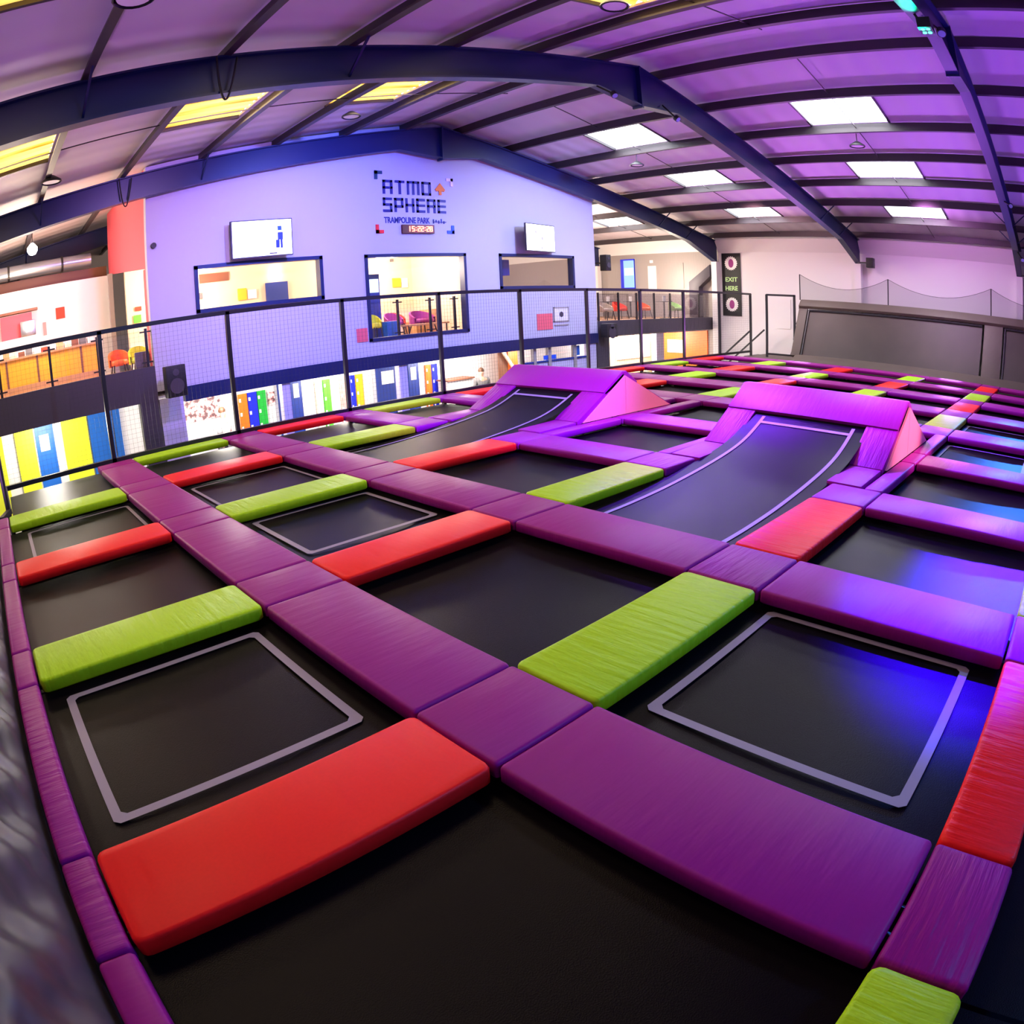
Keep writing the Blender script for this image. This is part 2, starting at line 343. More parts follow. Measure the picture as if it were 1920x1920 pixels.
RAMPS = {(3, 1): (10.90, 15.0), (3, 3): (3.27, 7.3)}      # (lane, gap) : wedge y range
def pad_mesh(x0, x1, y0, y1, z0, z1, corner, skip=0.0):
    bm = bmesh.new(); cx, cy = (x0 + x1) / 2, (y0 + y1) / 2
    g = .012; x0 += g; x1 -= g; y0 += g; y1 -= g
    # outline with rounded corners
    out = []
    cr = min(corner, (x1 - x0) * .45, (y1 - y0) * .45)
    for (ax, ay, a0) in ((x1 - cr, y1 - cr, 0), (x0 + cr, y1 - cr, 90), (x0 + cr, y0 + cr, 180), (x1 - cr, y0 + cr, 270)):
        for k in range(4):
            t = math.radians(a0 + 30 * k); out.append((ax + cr * math.cos(t), ay + cr * math.sin(t)))
    e = .032
    rings = []
    for (inset, z) in ((0.02, z0), (0, z0 + .02), (0, z1 - e), (e * .3, z1 - e * .3), (e, z1)):
        ring = []
        for (px, py) in out:
            dx, dy = px - cx, py - cy
            hx, hy = (x1 - x0) / 2, (y1 - y0) / 2
            ring.append(bm.verts.new(W(cx + dx * (1 - inset / hx), cy + dy * (1 - inset / hy), z) - W(cx, cy, z0)))
        rings.append(ring)
    n = len(out)
    for a, b2 in zip(rings, rings[1:]):
        for k in range(n): bm.faces.new((a[k], a[(k + 1) % n], b2[(k + 1) % n], b2[k]))
    bm.faces.new(rings[0][::-1]); bm.faces.new(rings[-1])
    me = bpy.data.meshes.new('pad'); bm.to_mesh(me); bm.free()
    for p in me.polygons: p.use_smooth = True
    try: me.set_sharp_from_angle(angle=math.radians(50))
    except Exception: pass
    return me, (cx, cy, z0)
def pad(name, x0, x1, y0, y1, m, label, group, corner=.03, z0=PB, z1=PT):
    if x1 > 11.12 and x0 < 16.6:                       # keep clear of the two ramps
        for (a, b2) in RAMPS.values():
            if y0 < a < y1: y1 = a - .02
            elif y0 < b2 < y1: y0 = b2 + .02
    me, loc = pad_mesh(x0, x1, y0, y1, z0, z1, corner)
    me.materials.append(m); me.name = name
    o = bpy.data.objects.new(name, me); C.objects.link(o); o.location = W(*loc)
    return tagp(o, label, 'pad', group)

def gapname(k): return 'between %s and %s cross strips' % (ORD[k + 1], ORD[k + 2])
def rowname(r): return '%s walkway from the left' % ORD[r]
# coloured pads across each strip
for (k, c), colr in sorted(COL.items()):
    f, n = LY[k]; x0 = RX[c][1]; x1 = RX[c + 1][0]
    m = M[colr]
    y0, y1 = n, f
    if (k, c) in ((4, 3), (5, 2)): m = M['red_wrinkled']
    nm = {'lime': 'lime green', 'red': 'red', 'purple': 'purple'}[colr]
    if colr == 'purple':
        if c == 5 or c == 4:
            # the pads beside the ramps lie on the same strip
            pass
    lab = '%s foam pad, %s cross strip from the fence, %s lane from the left' % (nm, ORD[k + 1], ORD[c])
    pad('foam_pad', x0, x1, y0, y1, m, lab, 'coloured pads across the trampolines', corner=.07)
# purple squares and long pads along the walkways
for r in range(1, 11):
    xa, xb = RX[r]
    for k in range(0, 6):
        if r > 3 and k > 4: continue
        if r == 1 and k == 0: continue
        f, n = LY[k]
        m = M['purple_wrinkled'] if (r, k) in ((2, 5), (3, 4), (1, 4), (4, 3)) else M['purple']
        pad('square_pad', xa, xb, n, f, m, 'short purple pad, %s, at the %s cross strip' % (rowname(r), ORD[k + 1]), 'short purple pads')
        if k < 5 or r <= 3:
            f2 = LY[k + 1][0]
            if r in (4, 5) and k in (1, 3): continue            # the ramps stand here
            m2 = M['purple_wrinkled'] if (r, k) in ((1, 3),) else M['purple']
            if k + 1 in LY and n - f2 > .3 and not (k == 5 and r > 1):
                pad('walkway_pad', xa, xb, f2, n, m2, 'long purple pad, %s, %s' % (rowname(r), gapname(k)), 'long purple pads')

# trampolines
TAPED = {(1, 3), (2, 4), (2, 2), (1, 1), (2, 1), (5, 4), (6, 4)}
def tape_ring(x0, x1, y0, y1, z, wd, parent):
    b_ = MB()
    c = .05
    pts = [(x0 + c, y0), (x1 - c, y0), (x1, y0 + c), (x1, y1 - c), (x1 - c, y1), (x0 + c, y1), (x0, y1 - c), (x0, y0 + c)]
    cx, cy = (x0 + x1) / 2, (y0 + y1) / 2
    ins = [(cx + (px - cx) * (1 - wd / ((x1 - x0) / 2)), cy + (py - cy) * (1 - wd / ((y1 - y0) / 2))) for px, py in pts]
    for i in range(8):
        j = (i + 1) % 8
        b_.poly([(*pts[i], z), (*pts[j], z), (*ins[j], z), (*ins[i], z)])
    return b_.build('border_tape', M['tape'], parent)
bw = .09
for c in range(1, 10):
    for k in range(0, 6):
        if c > 2 and k > 4: continue
        x0, x1 = RX[c][1], RX[c + 1][0]; y1, y0 = LY[k][1], LY[k + 1][0]
        if c == 1 and k == 0: x0 = -.05
        if k == 0 and c == 1: y1 = 18.75
        if c in (3, 4) and (3, k) in RAMPS: continue
        if c == 5 and (3, k) in RAMPS:
            pad('floor_pad', 16.64, x1, y0, y1, M['purple'], 'purple pad on the floor behind the %s ramp' % ('farther' if k == 1 else 'nearer'), 'purple pads behind the ramps')
            continue
        t = thing('trampoline', 'black trampoline in %s lane from the left, %s' % (ORD[c], gapname(k) if k < 5 else 'nearest the camera beyond the sixth cross strip'), 'trampoline', ((x0 + x1) / 2, (y0 + y1) / 2, -3.9), 'trampolines set in the court')
        e = .20 if k < 5 else .10
        if k == 5 and c == 1: x1 = 2.38
        if k == 5 and c == 2: x0, x1 = 2.62, 6.1
        bed = MB(); N = 6
        for i in range(N):
            for j in range(N):
                xx = [x0 - e + (x1 - x0 + 2 * e) * q / N for q in (i, i + 1)]; yy = [y0 - e + (y1 - y0 + 2 * e) * q / N for q in (j, j + 1)]
                def zz(a, b2):
                    u = (a - x0) / (x1 - x0); v = (b2 - y0) / (y1 - y0); return BEDZ - .05 * max(0, math.sin(math.pi * min(max(u, 0), 1))) * max(0, math.sin(math.pi * min(max(v, 0), 1)))
                bed.poly([(xx[0], yy[0], zz(xx[0], yy[0])), (xx[1], yy[0], zz(xx[1], yy[0])), (xx[1], yy[1], zz(xx[1], yy[1])), (xx[0], yy[1], zz(xx[0], yy[1]))])
        o = bed.build('jump_bed', M['bed'], t, smooth=True)
        if (c, k) in TAPED:
            tr = {(1, 3): (-.10, 2.23, 4.32, 6.62), (2, 4): (3.92, 6.26, .38, 2.74), (2, 2): (3.83, 6.18, 8.37, 10.58)}.get((c, k), (x0 + .36, x1 - .04, y0 + .52, y1 - .03))
            tape_ring(*tr, BEDZ + .012, bw if k > 1 else .07, t)
        fr = MB()
        xe0, xe1 = max(x0 - .42, x0 - e - .2), x1 + .42; ye0, ye1 = y0 - .38, y1 + .38
        if c == 1: xe0 = x0 - (.24 if k else .0)
        if k == 4: ye0 = y0 - .2
        if k == 5: ye1 = y1 + .05; ye0 = y0 - .05; xe0 = x0 + .1; xe1 = x1 - .1
        if k == 0: ye1 = y1 + .1
        if c in (4, 5) and k in (0, 2, 4):
            ye0, ye1 = max(ye0, y0 - .2), min(ye1, y1 + .2)
        if c == 9: xe1 = x1 + .3
        for (p, q) in (((xe0, ye0), (xe1, ye0)), ((xe1, ye0), (xe1, ye1)), ((xe1, ye1), (xe0, ye1)), ((xe0, ye1), (xe0, ye0))):
            fr.tube((*p, -3.32), (*q, -3.32), .055, 8)
        fr.build('steel_frame', M['steel_black'], t)
        for (lx, ly) in ((xe0, ye0), (xe1, ye0), (xe0, ye1), (xe1, ye1)):
            MB().tube((lx, ly, -4.2), (lx, ly, -3.34), .05, 8).build('leg', M['steel_black'], t)
struct('floor_deck', B(-1.0, 36.6, -6, 18.85, -4.5, -4.2), M['deck'])

# ------------------------------------------------------------------ ramps
def ramp(ya, yb, label, y0, y1, ylo, yhi):
    """ya..yb wedge extent, y0..y1 bed extent"""
    t = thing('trampoline_ramp', label, 'ramp', (14.5, (ya + yb) / 2, -4.0))
    xb0, xa_, xb1, zt = 12.5, 14.35, 16.6, -1.88
    prof = [(6.9, -3.235), (8.4, -3.23), (9.4, -3.19), (10.3, -3.12), (11.1, -3.04), (11.8, -2.95), (12.4, -2.84), (13.0, -2.63), (13.9, -2.22)]
    def zp(x):
        for (a, za), (b2, zb) in zip(prof, prof[1:]):
            if a <= x <= b2:
                u = (x - a) / (b2 - a); return za + (zb - za) * u
        return prof[-1][1]
    fine = []
    n = 28
    # smooth the profile
    for i in range(n + 1):
        x = 6.9 + (13.9 - 6.9) * i / n
        z = sum(zp(min(13.9, max(6.9, x + d))) for d in (-.3, -.15, 0, .15, .3)) / 5
        fine.append((x, z))
    bed = MB()
    for (a, za), (b2, zb) in zip(fine, fine[1:]):
        bed.poly([(a, y0 - .06, za), (b2, y0 - .06, zb), (b2, y1 + .06, zb), (a, y1 + .06, za)])
    o = bed.build('jump_bed', M['bed'], t, smooth=True)
    for p in o.data.polygons: p.use_smooth = True
    tp = MB(); tw = .075; ly, hy = y0 + .22, y1 - .22
    for (a, za), (b2, zb) in zip(fine[2:-3], fine[3:-2]):
        for (s0, s1) in ((ly, ly + tw), (hy - tw, hy)):
            tp.poly([(a, s0, za + .012), (b2, s0, zb + .012), (b2, s1, zb + .012), (a, s1, za + .012)])
    for i in (2, n - 3):
        (a, za), (b2, zb) = fine[i], fine[i + 1]; u = tw / (b2 - a)
        tp.poly([(a, ly, za + .014), (a + tw, ly, za + (zb - za) * u + .014), (a + tw, hy, za + (zb - za) * u + .014), (a, hy, za + .014)])
    tp.build('border_tape', M['tape'], t)
    th = .16
    def slope(x): return -2.93 + .545 * (x - 12.4)
    # side strips on the rising face
    for (s0, s1) in ((ya, y0), (y1, yb)):
        q = MB().prism([(12.42, s0, -2.94), (xa_, s0, zt), (xa_, s0, zt - .22), (12.8, s0, -2.96), (12.42, s0, -3.05)], (0, s1 - s0, 0))
        q.build('side_padding', M['purple_wrinkled'], t, bevel=.02)
        # the flat lead-in pad between the walkway and the rise
        MB().prism([(11.11, s0 + .02, -2.985), (12.4, s0 + .02, -2.95), (12.4, s0 + .02, -3.14), (11.11, s0 + .02, -3.16)], (0, s1 - s0 - .04, 0)).build('lead_in_pad', M['purple'], t, bevel=.02)
    # top bar over the crest
    crest = MB().prism([(13.47, ya, slope(13.47) + .02), (xa_ - .08, ya, zt + .03), (xa_ + .1, ya, zt + .03), (14.95, ya, zt - .30), (14.8, ya, zt - .48), (xa_, ya, zt - .2), (13.55, ya, slope(13.55) - .12)], (0, yb - ya, 0))
    crest.build('crest_padding', M['purple'], t, bevel=.03)
    back = MB().prism([(14.8, ya, zt - .28), (xb1, ya, PT), (xb1 - .2, ya, PT - .1), (14.7, ya, zt - .5)], (0, yb - ya, 0))
    back.build('back_padding', M['purple'], t, bevel=.02)
    for yy, off in ((ya + .03, .02), (yb - .05, .02)):
        xm = (xb0 + xb1) / 2
        for (a, b2) in ((xb0 + .12, xa_), (xa_, xb1 - .12)):
            if a < xa_: pts = [(a, yy, PT + .01), (xa_ - .006, yy, PT + .01), (xa_ - .006, yy, zt - .09)]
            else: pts = [(xa_ + .006, yy, PT + .01), (b2, yy, PT + .01), (xa_ + .006, yy, zt - .09)]
            MB().prism(pts, (0, off - .09, 0)).build('side_panel', M['pink'], t, label='coral pink triangular side panel')
    # frame under the wedge
    for yy in (ya + .2, yb - .2):
        fr = MB(); fr.bar((xb0 + .3, yy, -3.3), (xa_, yy, zt - .35), .1, .1).bar((xa_, yy, zt - .35), (xb1 - .3, yy, -3.3), .1, .1).bar((xa_, yy, -4.2), (xa_, yy, zt - .35), .1, .1)
        fr.build('steel_frame', M['steel_black'], t)
ramp(10.90, 15.0, 'purple padded launch ramp with coral side panels, nearer the white gable wall', 11.66, 14.16, 0, 0)
ramp(3.27, 7.3, 'purple padded launch ramp with coral side panels, the right hand nearer one', 3.98, 6.60, 0, 0)
# ledge pads beside the wedges
for k, (lo, hi) in (('second', (10.506, 10.9)), ('fourth', (2.883, 3.27))): pass

# ------------------------------------------------------------------ left bolster
t = thing('padded_bolster', 'black creased vinyl bolster along the left edge of the court', 'padding', (-.9, 5, -4))
lb = MB(); ys = [-1.5, 2.6, 14.5]
for i, (a, b2) in enumerate(((-1.5, 4.0), (4.0, 14.6))):
    q = MB(); n = int((b2 - a) * 14)
    def fold(p_, y_):
        d = .030 * math.sin(7 * y_ + 9 * p_[1]) + .018 * math.sin(15 * y_ - 7 * p_[1] + 1.3 * math.sin(3 * y_))
        d *= (.15 if p_[1] > -2.35 or p_[1] < -2.98 else 1)
        return (p_[0] + d, y_, p_[1] + d * .5)
    for j in range(n):
        u0, u1 = a + (b2 - a) * j / n, a + (b2 - a) * (j + 1) / n
        prof = [(-.66, -3.25), (-.67, -3.0), (-.73, -2.88), (-.79, -2.76), (-.85, -2.65), (-.91, -2.53), (-.97, -2.42), (-1.03, -2.30), (-1.12, -2.27), (-1.25, -2.6), (-1.3, -3.6)]
        for (xa, za), (xb, zb) in zip(prof, prof[1:]):
            q.poly([fold((xa, za), u0), fold((xa, za), u1), fold((xb, zb), u1), fold((xb, zb), u0)])
    o = q.build('vinyl_cover', M['blackvinyl'], t, smooth=True)

# ------------------------------------------------------------------ mesh fence
FY = 18.9; PX = [-.35, 2.98, 6.86, 10.72, 14.55, 18.45, 22.39, 26.27, 30.08, 33.9, 37.87]
t = thing('mesh_fence', 'tall black mesh fence along the far edge of the court', 'fence', (18, FY, -3.2))
MB().bar((-.35, FY, .53), (37.87, FY, .53), .12, .12).build('top_rail', M['steel_black'], t)
MB().bar((-.35, FY, -2.98), (37.87, FY, -2.98), .12, .12).build('bottom_rail', M['steel_black'], t)
for i, x in enumerate(PX):
    if i == 0: continue
    B(x - .06, x + .06, FY - .06, FY + .06, -4.2, .56).build('post', M['steel_black'], t)
net = MB()
nx = int((37.87 + .35) / .13)
for i in range(nx):
    x = -.35 + (i + .5) * .13; net.box(x - .0017, x + .0017, FY - .003, FY + .003, -2.95, .5)
for j in range(27):
    z = -2.9 + j * .13; net.box(-.35, 37.87, FY - .003, FY + .003, z - .0017, z + .0017)
net.build('netting', M['steel_black'], t)
t = thing('side_fence', 'short black fence return at the left corner with padded post', 'fence', (-.4, 16, -4))
MB().tube((-.33, 16.08, -4.2), (-.33, 16.08, .55), .06, 8).build('post', M['steel_black'], t)
MB().bar((-.35, 18.80, .53), (-.3, 16.08, .53), .12, .12).bar((-.3, 16.08, .53), (-.52, 15.35, .53), .12, .12).build('top_rail', M['steel_black'], t)
MB().bar((-.35, 18.80, -2.98), (-.3, 16.08, -3.05), .12, .12).bar((-.3, 16.08, -3.05), (-.52, 15.35, -3.05), .12, .12).build('bottom_rail', M['steel_black'], t)

# gate and stairs at the right end
t = thing('gate_frame', 'black tube gate frame by the angled trampoline wall', 'gate', (37.9, 16.8, -3.2))
MB().bar((37.9, 17.8, -3.25), (37.9, 17.8, .55), .12, .12).build('post', M['steel_black'], t)
MB().bar((37.9, 15.95, -3.25), (37.9, 15.95, .55), .12, .12).build('post', M['steel_black'], t)
MB().bar((37.9, 17.8, .52), (37.9, 15.9, .52), .12, .12).build('top_rail', M['steel_black'], t)
MB().bar((37.9, 17.8, -3.05), (37.9, 15.9, -3.05), .1, .1).build('bottom_rail', M['steel_black'], t)
t = thing('exit_stairs', 'stairs going down behind the fence by the exit banner', 'stairs', (39, 20, -6))
st = MB()
for i in range(8): st.box(37.95, 39.95, 19.0 + i * .42, 19.42 + i * .42, -6.1, -3.3 - i * .34)
st.build('steps', M['fascia'], t)
for x in (37.95, 39.95):
    MB().bar((x, 18.95, -1.7), (x, 22.2, -4.5), .09, .09).build('handrail', M['steel_black'], t)
    MB().bar((x, 22.2, -6.1), (x, 22.2, -4.5), .08, .08).build('newel_post', M['steel_black'], t)
struct('floor_landing', B(36.6, 41.2, 14.5, 18.95, -4.5, -3.25), M['darkpad'])

# ------------------------------------------------------------------ angled trampoline wall on the right
t = thing('trampoline_wall', 'charcoal angled wall of trampolines along the right side of the court', 'trampoline wall', (37.5, 4, -4))
yl, yr = 15.75, -5.9
def fp(u, y, d=0.0):   # point on the sloping face, u 0 foot, 1 top; d outwards
    x = 36.85 + (38.2 - 36.85) * u; z = -2.95 + (-.2 + 2.95) * u
    return (x - d * .9, y, z + d * .44)
divs = [(yl, 15.2), (4.32, 3.22), (-5.0, yr)]
beds = [(15.1, 4.45), (3.1, -4.9)]
for (a, b2) in beds:
    q = MB().poly([fp(.02, a, -.05), fp(.02, b2, -.05), fp(.98, b2, -.05), fp(.98, a, -.05)])
    q.build('wall_bed', M['wallbed'], t)
    q = MB(); q.bar(fp(.97, a, 0), fp(.97, b2, 0), .1, .1); q.bar(fp(.0, a, 0), fp(.97, a, 0), .08, .08)
    q.build('bed_edge', M['steel_black'], t)
for (a, b2) in divs:
    MB().prism([fp(0, a, 0.05), fp(1, a, 0.05), fp(1, a, -.25), fp(0, a, -.25)], (0, b2 - a, 0)).build('divider_pad', M['darkpad'], t, bevel=.02)
MB().prism([(38.15, yl, -.22), (38.05, yl, -.05), (38.45, yl, .33), (39.2, yl, .33), (39.2, yl, .1), (38.5, yl, -.1)], (0, yr - yl, 0)).build('top_padding', M['darkpad'], t, bevel=.03)
q = MB().prism([(35.6, yl - .3, -3.35), (36.9, yl - .3, -2.85), (36.9, yl - .3, -3.5), (35.6, yl - .3, -3.5)], (0, yr - yl + .3, 0)); q.build('foot_padding', M['darkpad'], t, bevel=.02)
q = MB()
for u0, u1 in ((0, .33), (.33, .66), (.66, 1)):
    q.bar(fp(u0, yl, 0), (fp(u1, yl)[0] + .55, yl, fp(u1, yl)[2]), .08, .08); q.bar((fp(u1, yl)[0] + .55, yl, fp(u1, yl)[2]), fp(u1, yl), .08, .08)
q.bar((38.85, yl, -3.2), (38.85, yl, .3), .1, .1)
q.build('end_truss', M['steel_black'], t)
MB().poly([(36.9, yl - .05, -2.9), (38.9, yl - .05, -2.9), (38.9, yl - .05, .1), (38.2, yl - .05, -.2)]).build('end_cloth', M['darkpad'], t)
struct('floor_gallery', B(38.9, 41.2, -14, 15.7, -.1, .1), M['fascia'])
# low safety net above it
t = thing('safety_net', 'thin sagging black net strung on poles above the angled wall', 'net', (39, 5, .3))
NP = [(15.9, 1.85), (10.25, 1.8), (4.0, 1.78), (-1.9, 1.78)]
for (y, z) in NP:
    MB().tube((38.7, y, .3), (38.7, y, z), .035, 6).build('pole', M['steel_black'], t)
q = MB(); ln = MB()
for (a, za), (b2, zb) in zip(NP, NP[1:]):
    n = 14
    P_ = []
    for i in range(n + 1):
        u = i / n; P_.append((38.7, a + (b2 - a) * u, za + (zb - za) * u - .78 * (1 - (2 * u - 1) ** 2)))
    for p0, p1 in zip(P_, P_[1:]):
        q.poly([(p0[0], p0[1], .32), (p1[0], p1[1], .32), p1, p0]); ln.bar(p0, p1, .022, .022)
q.build('netting', M['net'], t); ln.build('top_cord', M['steel_black'], t)

# ------------------------------------------------------------------ shell
struct('floor', B(-5.2, 41.6, -14, 45, -6.4, -6.1), M['concrete'])
WX = 41.2
struct('wall_right', B(WX, WX + .3, -14, 22.9, -6.1, 2.5), M['white'])
struct('wall_right_upper', MB().prism([(WX, 0, 2.5), (WX + .3, 0, 2.5), (WX + .3, 0, 4.5), (WX - .6, 0, 4.35), (WX, 0, 3.4)], (0, 22.9, 0)).prism([(WX, -14, 2.5), (WX + .3, -14, 2.5), (WX + .3, -14, 4.5), (WX - .6, -14, 4.35), (WX, -14, 3.4)], (0, 14, 0)), M['white'])
struct('wall_right_mezzanine', B(WX, WX + .3, 22.9, 45, -6.1, 3.5), M['greyclad'])
struct('wall_right_mezzanine_upper', B(WX - .05, WX + .3, 22.9, 45, 3.5, 4.5), M['white'])
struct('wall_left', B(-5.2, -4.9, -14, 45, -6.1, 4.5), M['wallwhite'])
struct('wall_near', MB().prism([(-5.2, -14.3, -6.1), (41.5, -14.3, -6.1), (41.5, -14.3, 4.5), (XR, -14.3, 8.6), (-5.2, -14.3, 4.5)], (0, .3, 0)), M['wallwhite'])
struct('wall_far', MB().prism([(-5.2, 45, -6.1), (41.5, 45, -6.1), (41.5, 45, 4.5), (XR, 45, 8.6), (-5.2, 45, 4.5)], (0, .3, 0)), M['white'])
# ceiling with the skylight openings
ce = MB(); UP = .36
def panel(xa, xb, ya, yb):
    z0, z1 = roofz(xa) + UP, roofz(xb) + UP
    ce.prism([(xa, ya, z0), (xb, ya, z1), (xb, yb, z1), (xa, yb, z0)], (0, 0, .08))
for slope, edges in ((SKY_R, (XR, WX + .3)), (SKY_L, (-5.2, XR))):
    sl = sorted(slope); x = edges[0]
    for (a, b2) in sl:
        panel(x, a, -14, 45)
        y = -14.0
        for (ya, yb) in sorted(SKY_Y): panel(a, b2, y, ya); y = yb
        panel(a, b2, y, 45); x = b2
    panel(x, edges[1], -14, 45)
struct('ceiling', ce, M['lining'])
wi = 0
for (x0, x1) in SKY_R + SKY_L:
    for (y0, y1) in SKY_Y:
        wi += 1; q = MB(); n = 56
        yel = x1 < XR
        for i in range(n):
            a, b2 = y0 + (y1 - y0) * i / n, y0 + (y1 - y0) * (i + 1) / n
            za, zb = [.06 * math.sin(2 * math.pi * (v - y0) / .33) + .10 for v in (a, b2)]
            q.poly([(x0, a, roofz(x0) + UP + za), (x1, a, roofz(x1) + UP + za), (x1, b2, roofz(x1) + UP + zb), (x0, b2, roofz(x0) + UP + zb)])
        o = thing('window_%d' % wi, '%s corrugated skylight sheet in the roof' % ('yellowed' if yel else 'bright white'), 'skylight', ((x0 + x1) / 2, (y0 + y1) / 2, roofz((x0 + x1) / 2) + UP), kind='structure')
        p_ = q.build('pane', M['sheet_yellow' if yel else 'sheet_white'], o, smooth=True)
        for yy in (y0, y1): MB().prism([(x0, yy - .04, roofz(x0) + UP - .05), (x1, yy - .04, roofz(x1) + UP - .05), (x1, yy - .04, roofz(x1) + UP + .12), (x0, yy - .04, roofz(x0) + UP + .12)], (0, .08, 0)).build('frame_bar', M['purlin'], o)
# purlins
for side in ('right', 'left'):
    xs = [19.35 + 2.965 * i for i in range(8)] if side == 'right' else [16.35 - 2.925 * i for i in range(8)]
    for i, x in enumerate(xs):
        z = roofz(x); s_ = 1 if side == 'right' else -1
        q = MB().prism([(x - .09 * s_, -14, z), (x + .09 * s_, -14, z - .0), (x + .09 * s_, -14, z + .06), (x - .05 * s_, -14, z + .06), (x - .05 * s_, -14, z + .34), (x - .09 * s_, -14, z + .34)], (0, 59, 0))
        one('roof_purlin', q, M['purlin'], 'dark steel purlin, %s down from the ridge on the %s roof slope' % (ORD[i + 1], side), 'purlin', (x, 15, z), 'roof purlins')
# sag rods between the purlins in the middle of each bay
for y in (27.6, 17.7, 7.55):
    for side, xe in (('right', 40.1), ('left', -4.1)):
        x0 = XR + (1 if side == 'right' else -1)
        q = MB().bar((x0, y, roofz(x0) + .15), (xe, y, roofz(xe) + .15), .03, .03)
        one('sag_rod', q, M['purlin'], 'thin tie rod across the purlins, %s slope, %s bay' % (side, {27.6: 'bay behind the gable wall', 17.7: 'bay nearest the gable wall', 7.55: 'middle'}[y]), 'rod', ((x0 + xe) / 2, y, roofz((x0 + xe) / 2)), 'roof tie rods')
# portal frames
PN = {33.3: 'behind the white gable wall', 23.0: 'in front of the white gable wall', 12.73: 'over the middle of the court', 2.39: 'at the upper right near the camera'}
for yc, where in PN.items():
    t = thing('portal_frame', 'navy blue steel portal frame %s' % where, 'roof frame', (XR, yc, -6.1), 'navy portal frames')
    for s_, nm in ((1, 'right'), (-1, 'left')):
        xe = XR + 22.9 * s_
        D = .85
        def zt_(x): return roofz(x) - .0
        # outline of web: apex to eaves with both haunches
        web = [(XR, zt_(XR)), (xe, zt_(xe)), (xe, 2.75), (xe - .25 * s_, 2.75), (XR + 19.2 * s_, zt_(XR + 19.2 * s_) - D), (XR + 2.2 * s_, zt_(XR + 2.2 * s_) - D), (XR, 6.65)]
        q = MB().prism([(a, yc - .03, b2) for a, b2 in web], (0, .06, 0))
        # flanges
        def fl(p, r_):
            q.bar((p[0], yc, p[1]), (r_[0], yc, r_[1]), .36, .05)
        fl(web[0], web[1]); fl(web[3], web[4]); fl(web[4], web[5]); fl(web[5], web[6])
        q.bar((XR + 19.2 * s_, yc, zt_(XR + 19.2 * s_)), (XR + 19.2 * s_, yc, zt_(XR + 19.2 * s_) - D), .3, .03)
        q.build('rafter', M['navy'], t)
        cw = MB().box(min(xe, xe - .45 * s_), max(xe, xe - .45 * s_), yc - .2, yc + .2, -6.1, 2.75)
        cw.build('column', M['white'], t, label='white painted lower column')
    B(XR - .04, XR + .04, yc - .2, yc + .2, 6.55, 8.12).build('apex_plate', M['navy'], t)
    # knee braces down from purlins
    for x in (34.2, 37.2, 7.6, 1.75):
        MB().bar((x, yc - .9, roofz(x) + .05), (x, yc, roofz(x) - .75), .05, .05).build('brace', M['navy'], t)
        MB().bar((x, yc + .9, roofz(x) + .05), (x, yc, roofz(x) - .75), .05, .05).build('brace', M['navy'], t)

# ------------------------------------------------------------------ gable wall with its windows
GY = 23.4; GX0, GX1 = .24 * GY, 1.22 * GY; GT = .3
WIN = [(.3145 * GY, .535 * GY, .033 * GY, .1045 * GY), (.618 * GY, .839 * GY, -.0475 * GY, .103 * GY), (.926 * GY, 1.146 * GY, .032 * GY, .103 * GY)]
GB = -.073 * GY
g = MB()
def gtop(x): return roofz(x) + .30
xs = sorted({GX0, GX1, XR, *[v for w_ in WIN for v in w_[:2]]})
for a, b2 in zip(xs, xs[1:]):
    hole = [w_ for w_ in WIN if w_[0] - .01 <= a and b2 <= w_[1] + .01]
    def seg(z0, z1a, z1b): g.prism([(a, GY, z0), (b2, GY, z0), (b2, GY, z1b), (a, GY, z1a)], (0, GT, 0))
    if hole:
        seg(GB, hole[0][2], hole[0][2]); seg(hole[0][3], gtop(a), gtop(b2))
    else: seg(GB, gtop(a), gtop(b2))
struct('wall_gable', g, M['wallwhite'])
struct('trim_1', B(GX0 + 1.0, GX1, GY - .06, GY + GT, -.0955 * GY, GB), M['navy'], label='dark blue beam under the white gable wall')
for i, (a, b2, z0, z1) in enumerate(WIN):
    o = thing('window_%d' % (wi + 1 + i), 'dark framed viewing window in the white gable wall', 'window', ((a + b2) / 2, GY, z0), kind='structure')
    q = MB(); fw = .12
    q.box(a - .02, b2 + .02, GY - .05, GY + GT, z1 - fw, z1 + .02).box(a - .02, b2 + .02, GY - .05, GY + GT, z0 - .02, z0 + fw)
    q.box(a - .02, a + fw, GY - .05, GY + GT, z0, z1).box(b2 - fw, b2 + .02, GY - .05, GY + GT, z0, z1)
    q.build('window_frame', M['navy'], o)
    B(a + .05, b2 - .05, GY + .14, GY + .17, z0 + .05, z1 - .05).build('pane', M['glass'], o)
# red side face of the gable block
struct('wall_gable_side', MB().prism([(GX0, 23.7, 2.6), (GX0, 31.3, 3.4), (GX0, 31.3, roofz(GX0) + .3), (GX0, 23.7, roofz(GX0) + .3)], (.25, 0, 0)).box(GX0, GX0 + .25, 23.7, 24.1, -1.15, 2.6), M['pinkpaint'])
# mezzanine floor, fascias
MZ = -1.15
struct('floor_mezzanine', MB().box(-5, WX, 23.9, 31.4, MZ - .25, MZ).box(20.8, WX, 31.4, 45, MZ - .25, MZ), M['carpet'])
struct('trim_2', B(-5, GX0, GY, GY + .45, -.0855 * GY, -.0345 * GY), M['fascia'], label='dark fascia of the left balcony')
struct('trim_3', B(GX1, WX, GY, GY + .45, -.081 * GY, -.046 * GY), M['fascia'], label='dark fascia of the right balcony')
struct('ceiling_lower', B(-5, WX, 23.85, 31, -2.0, -1.9), M['white'])
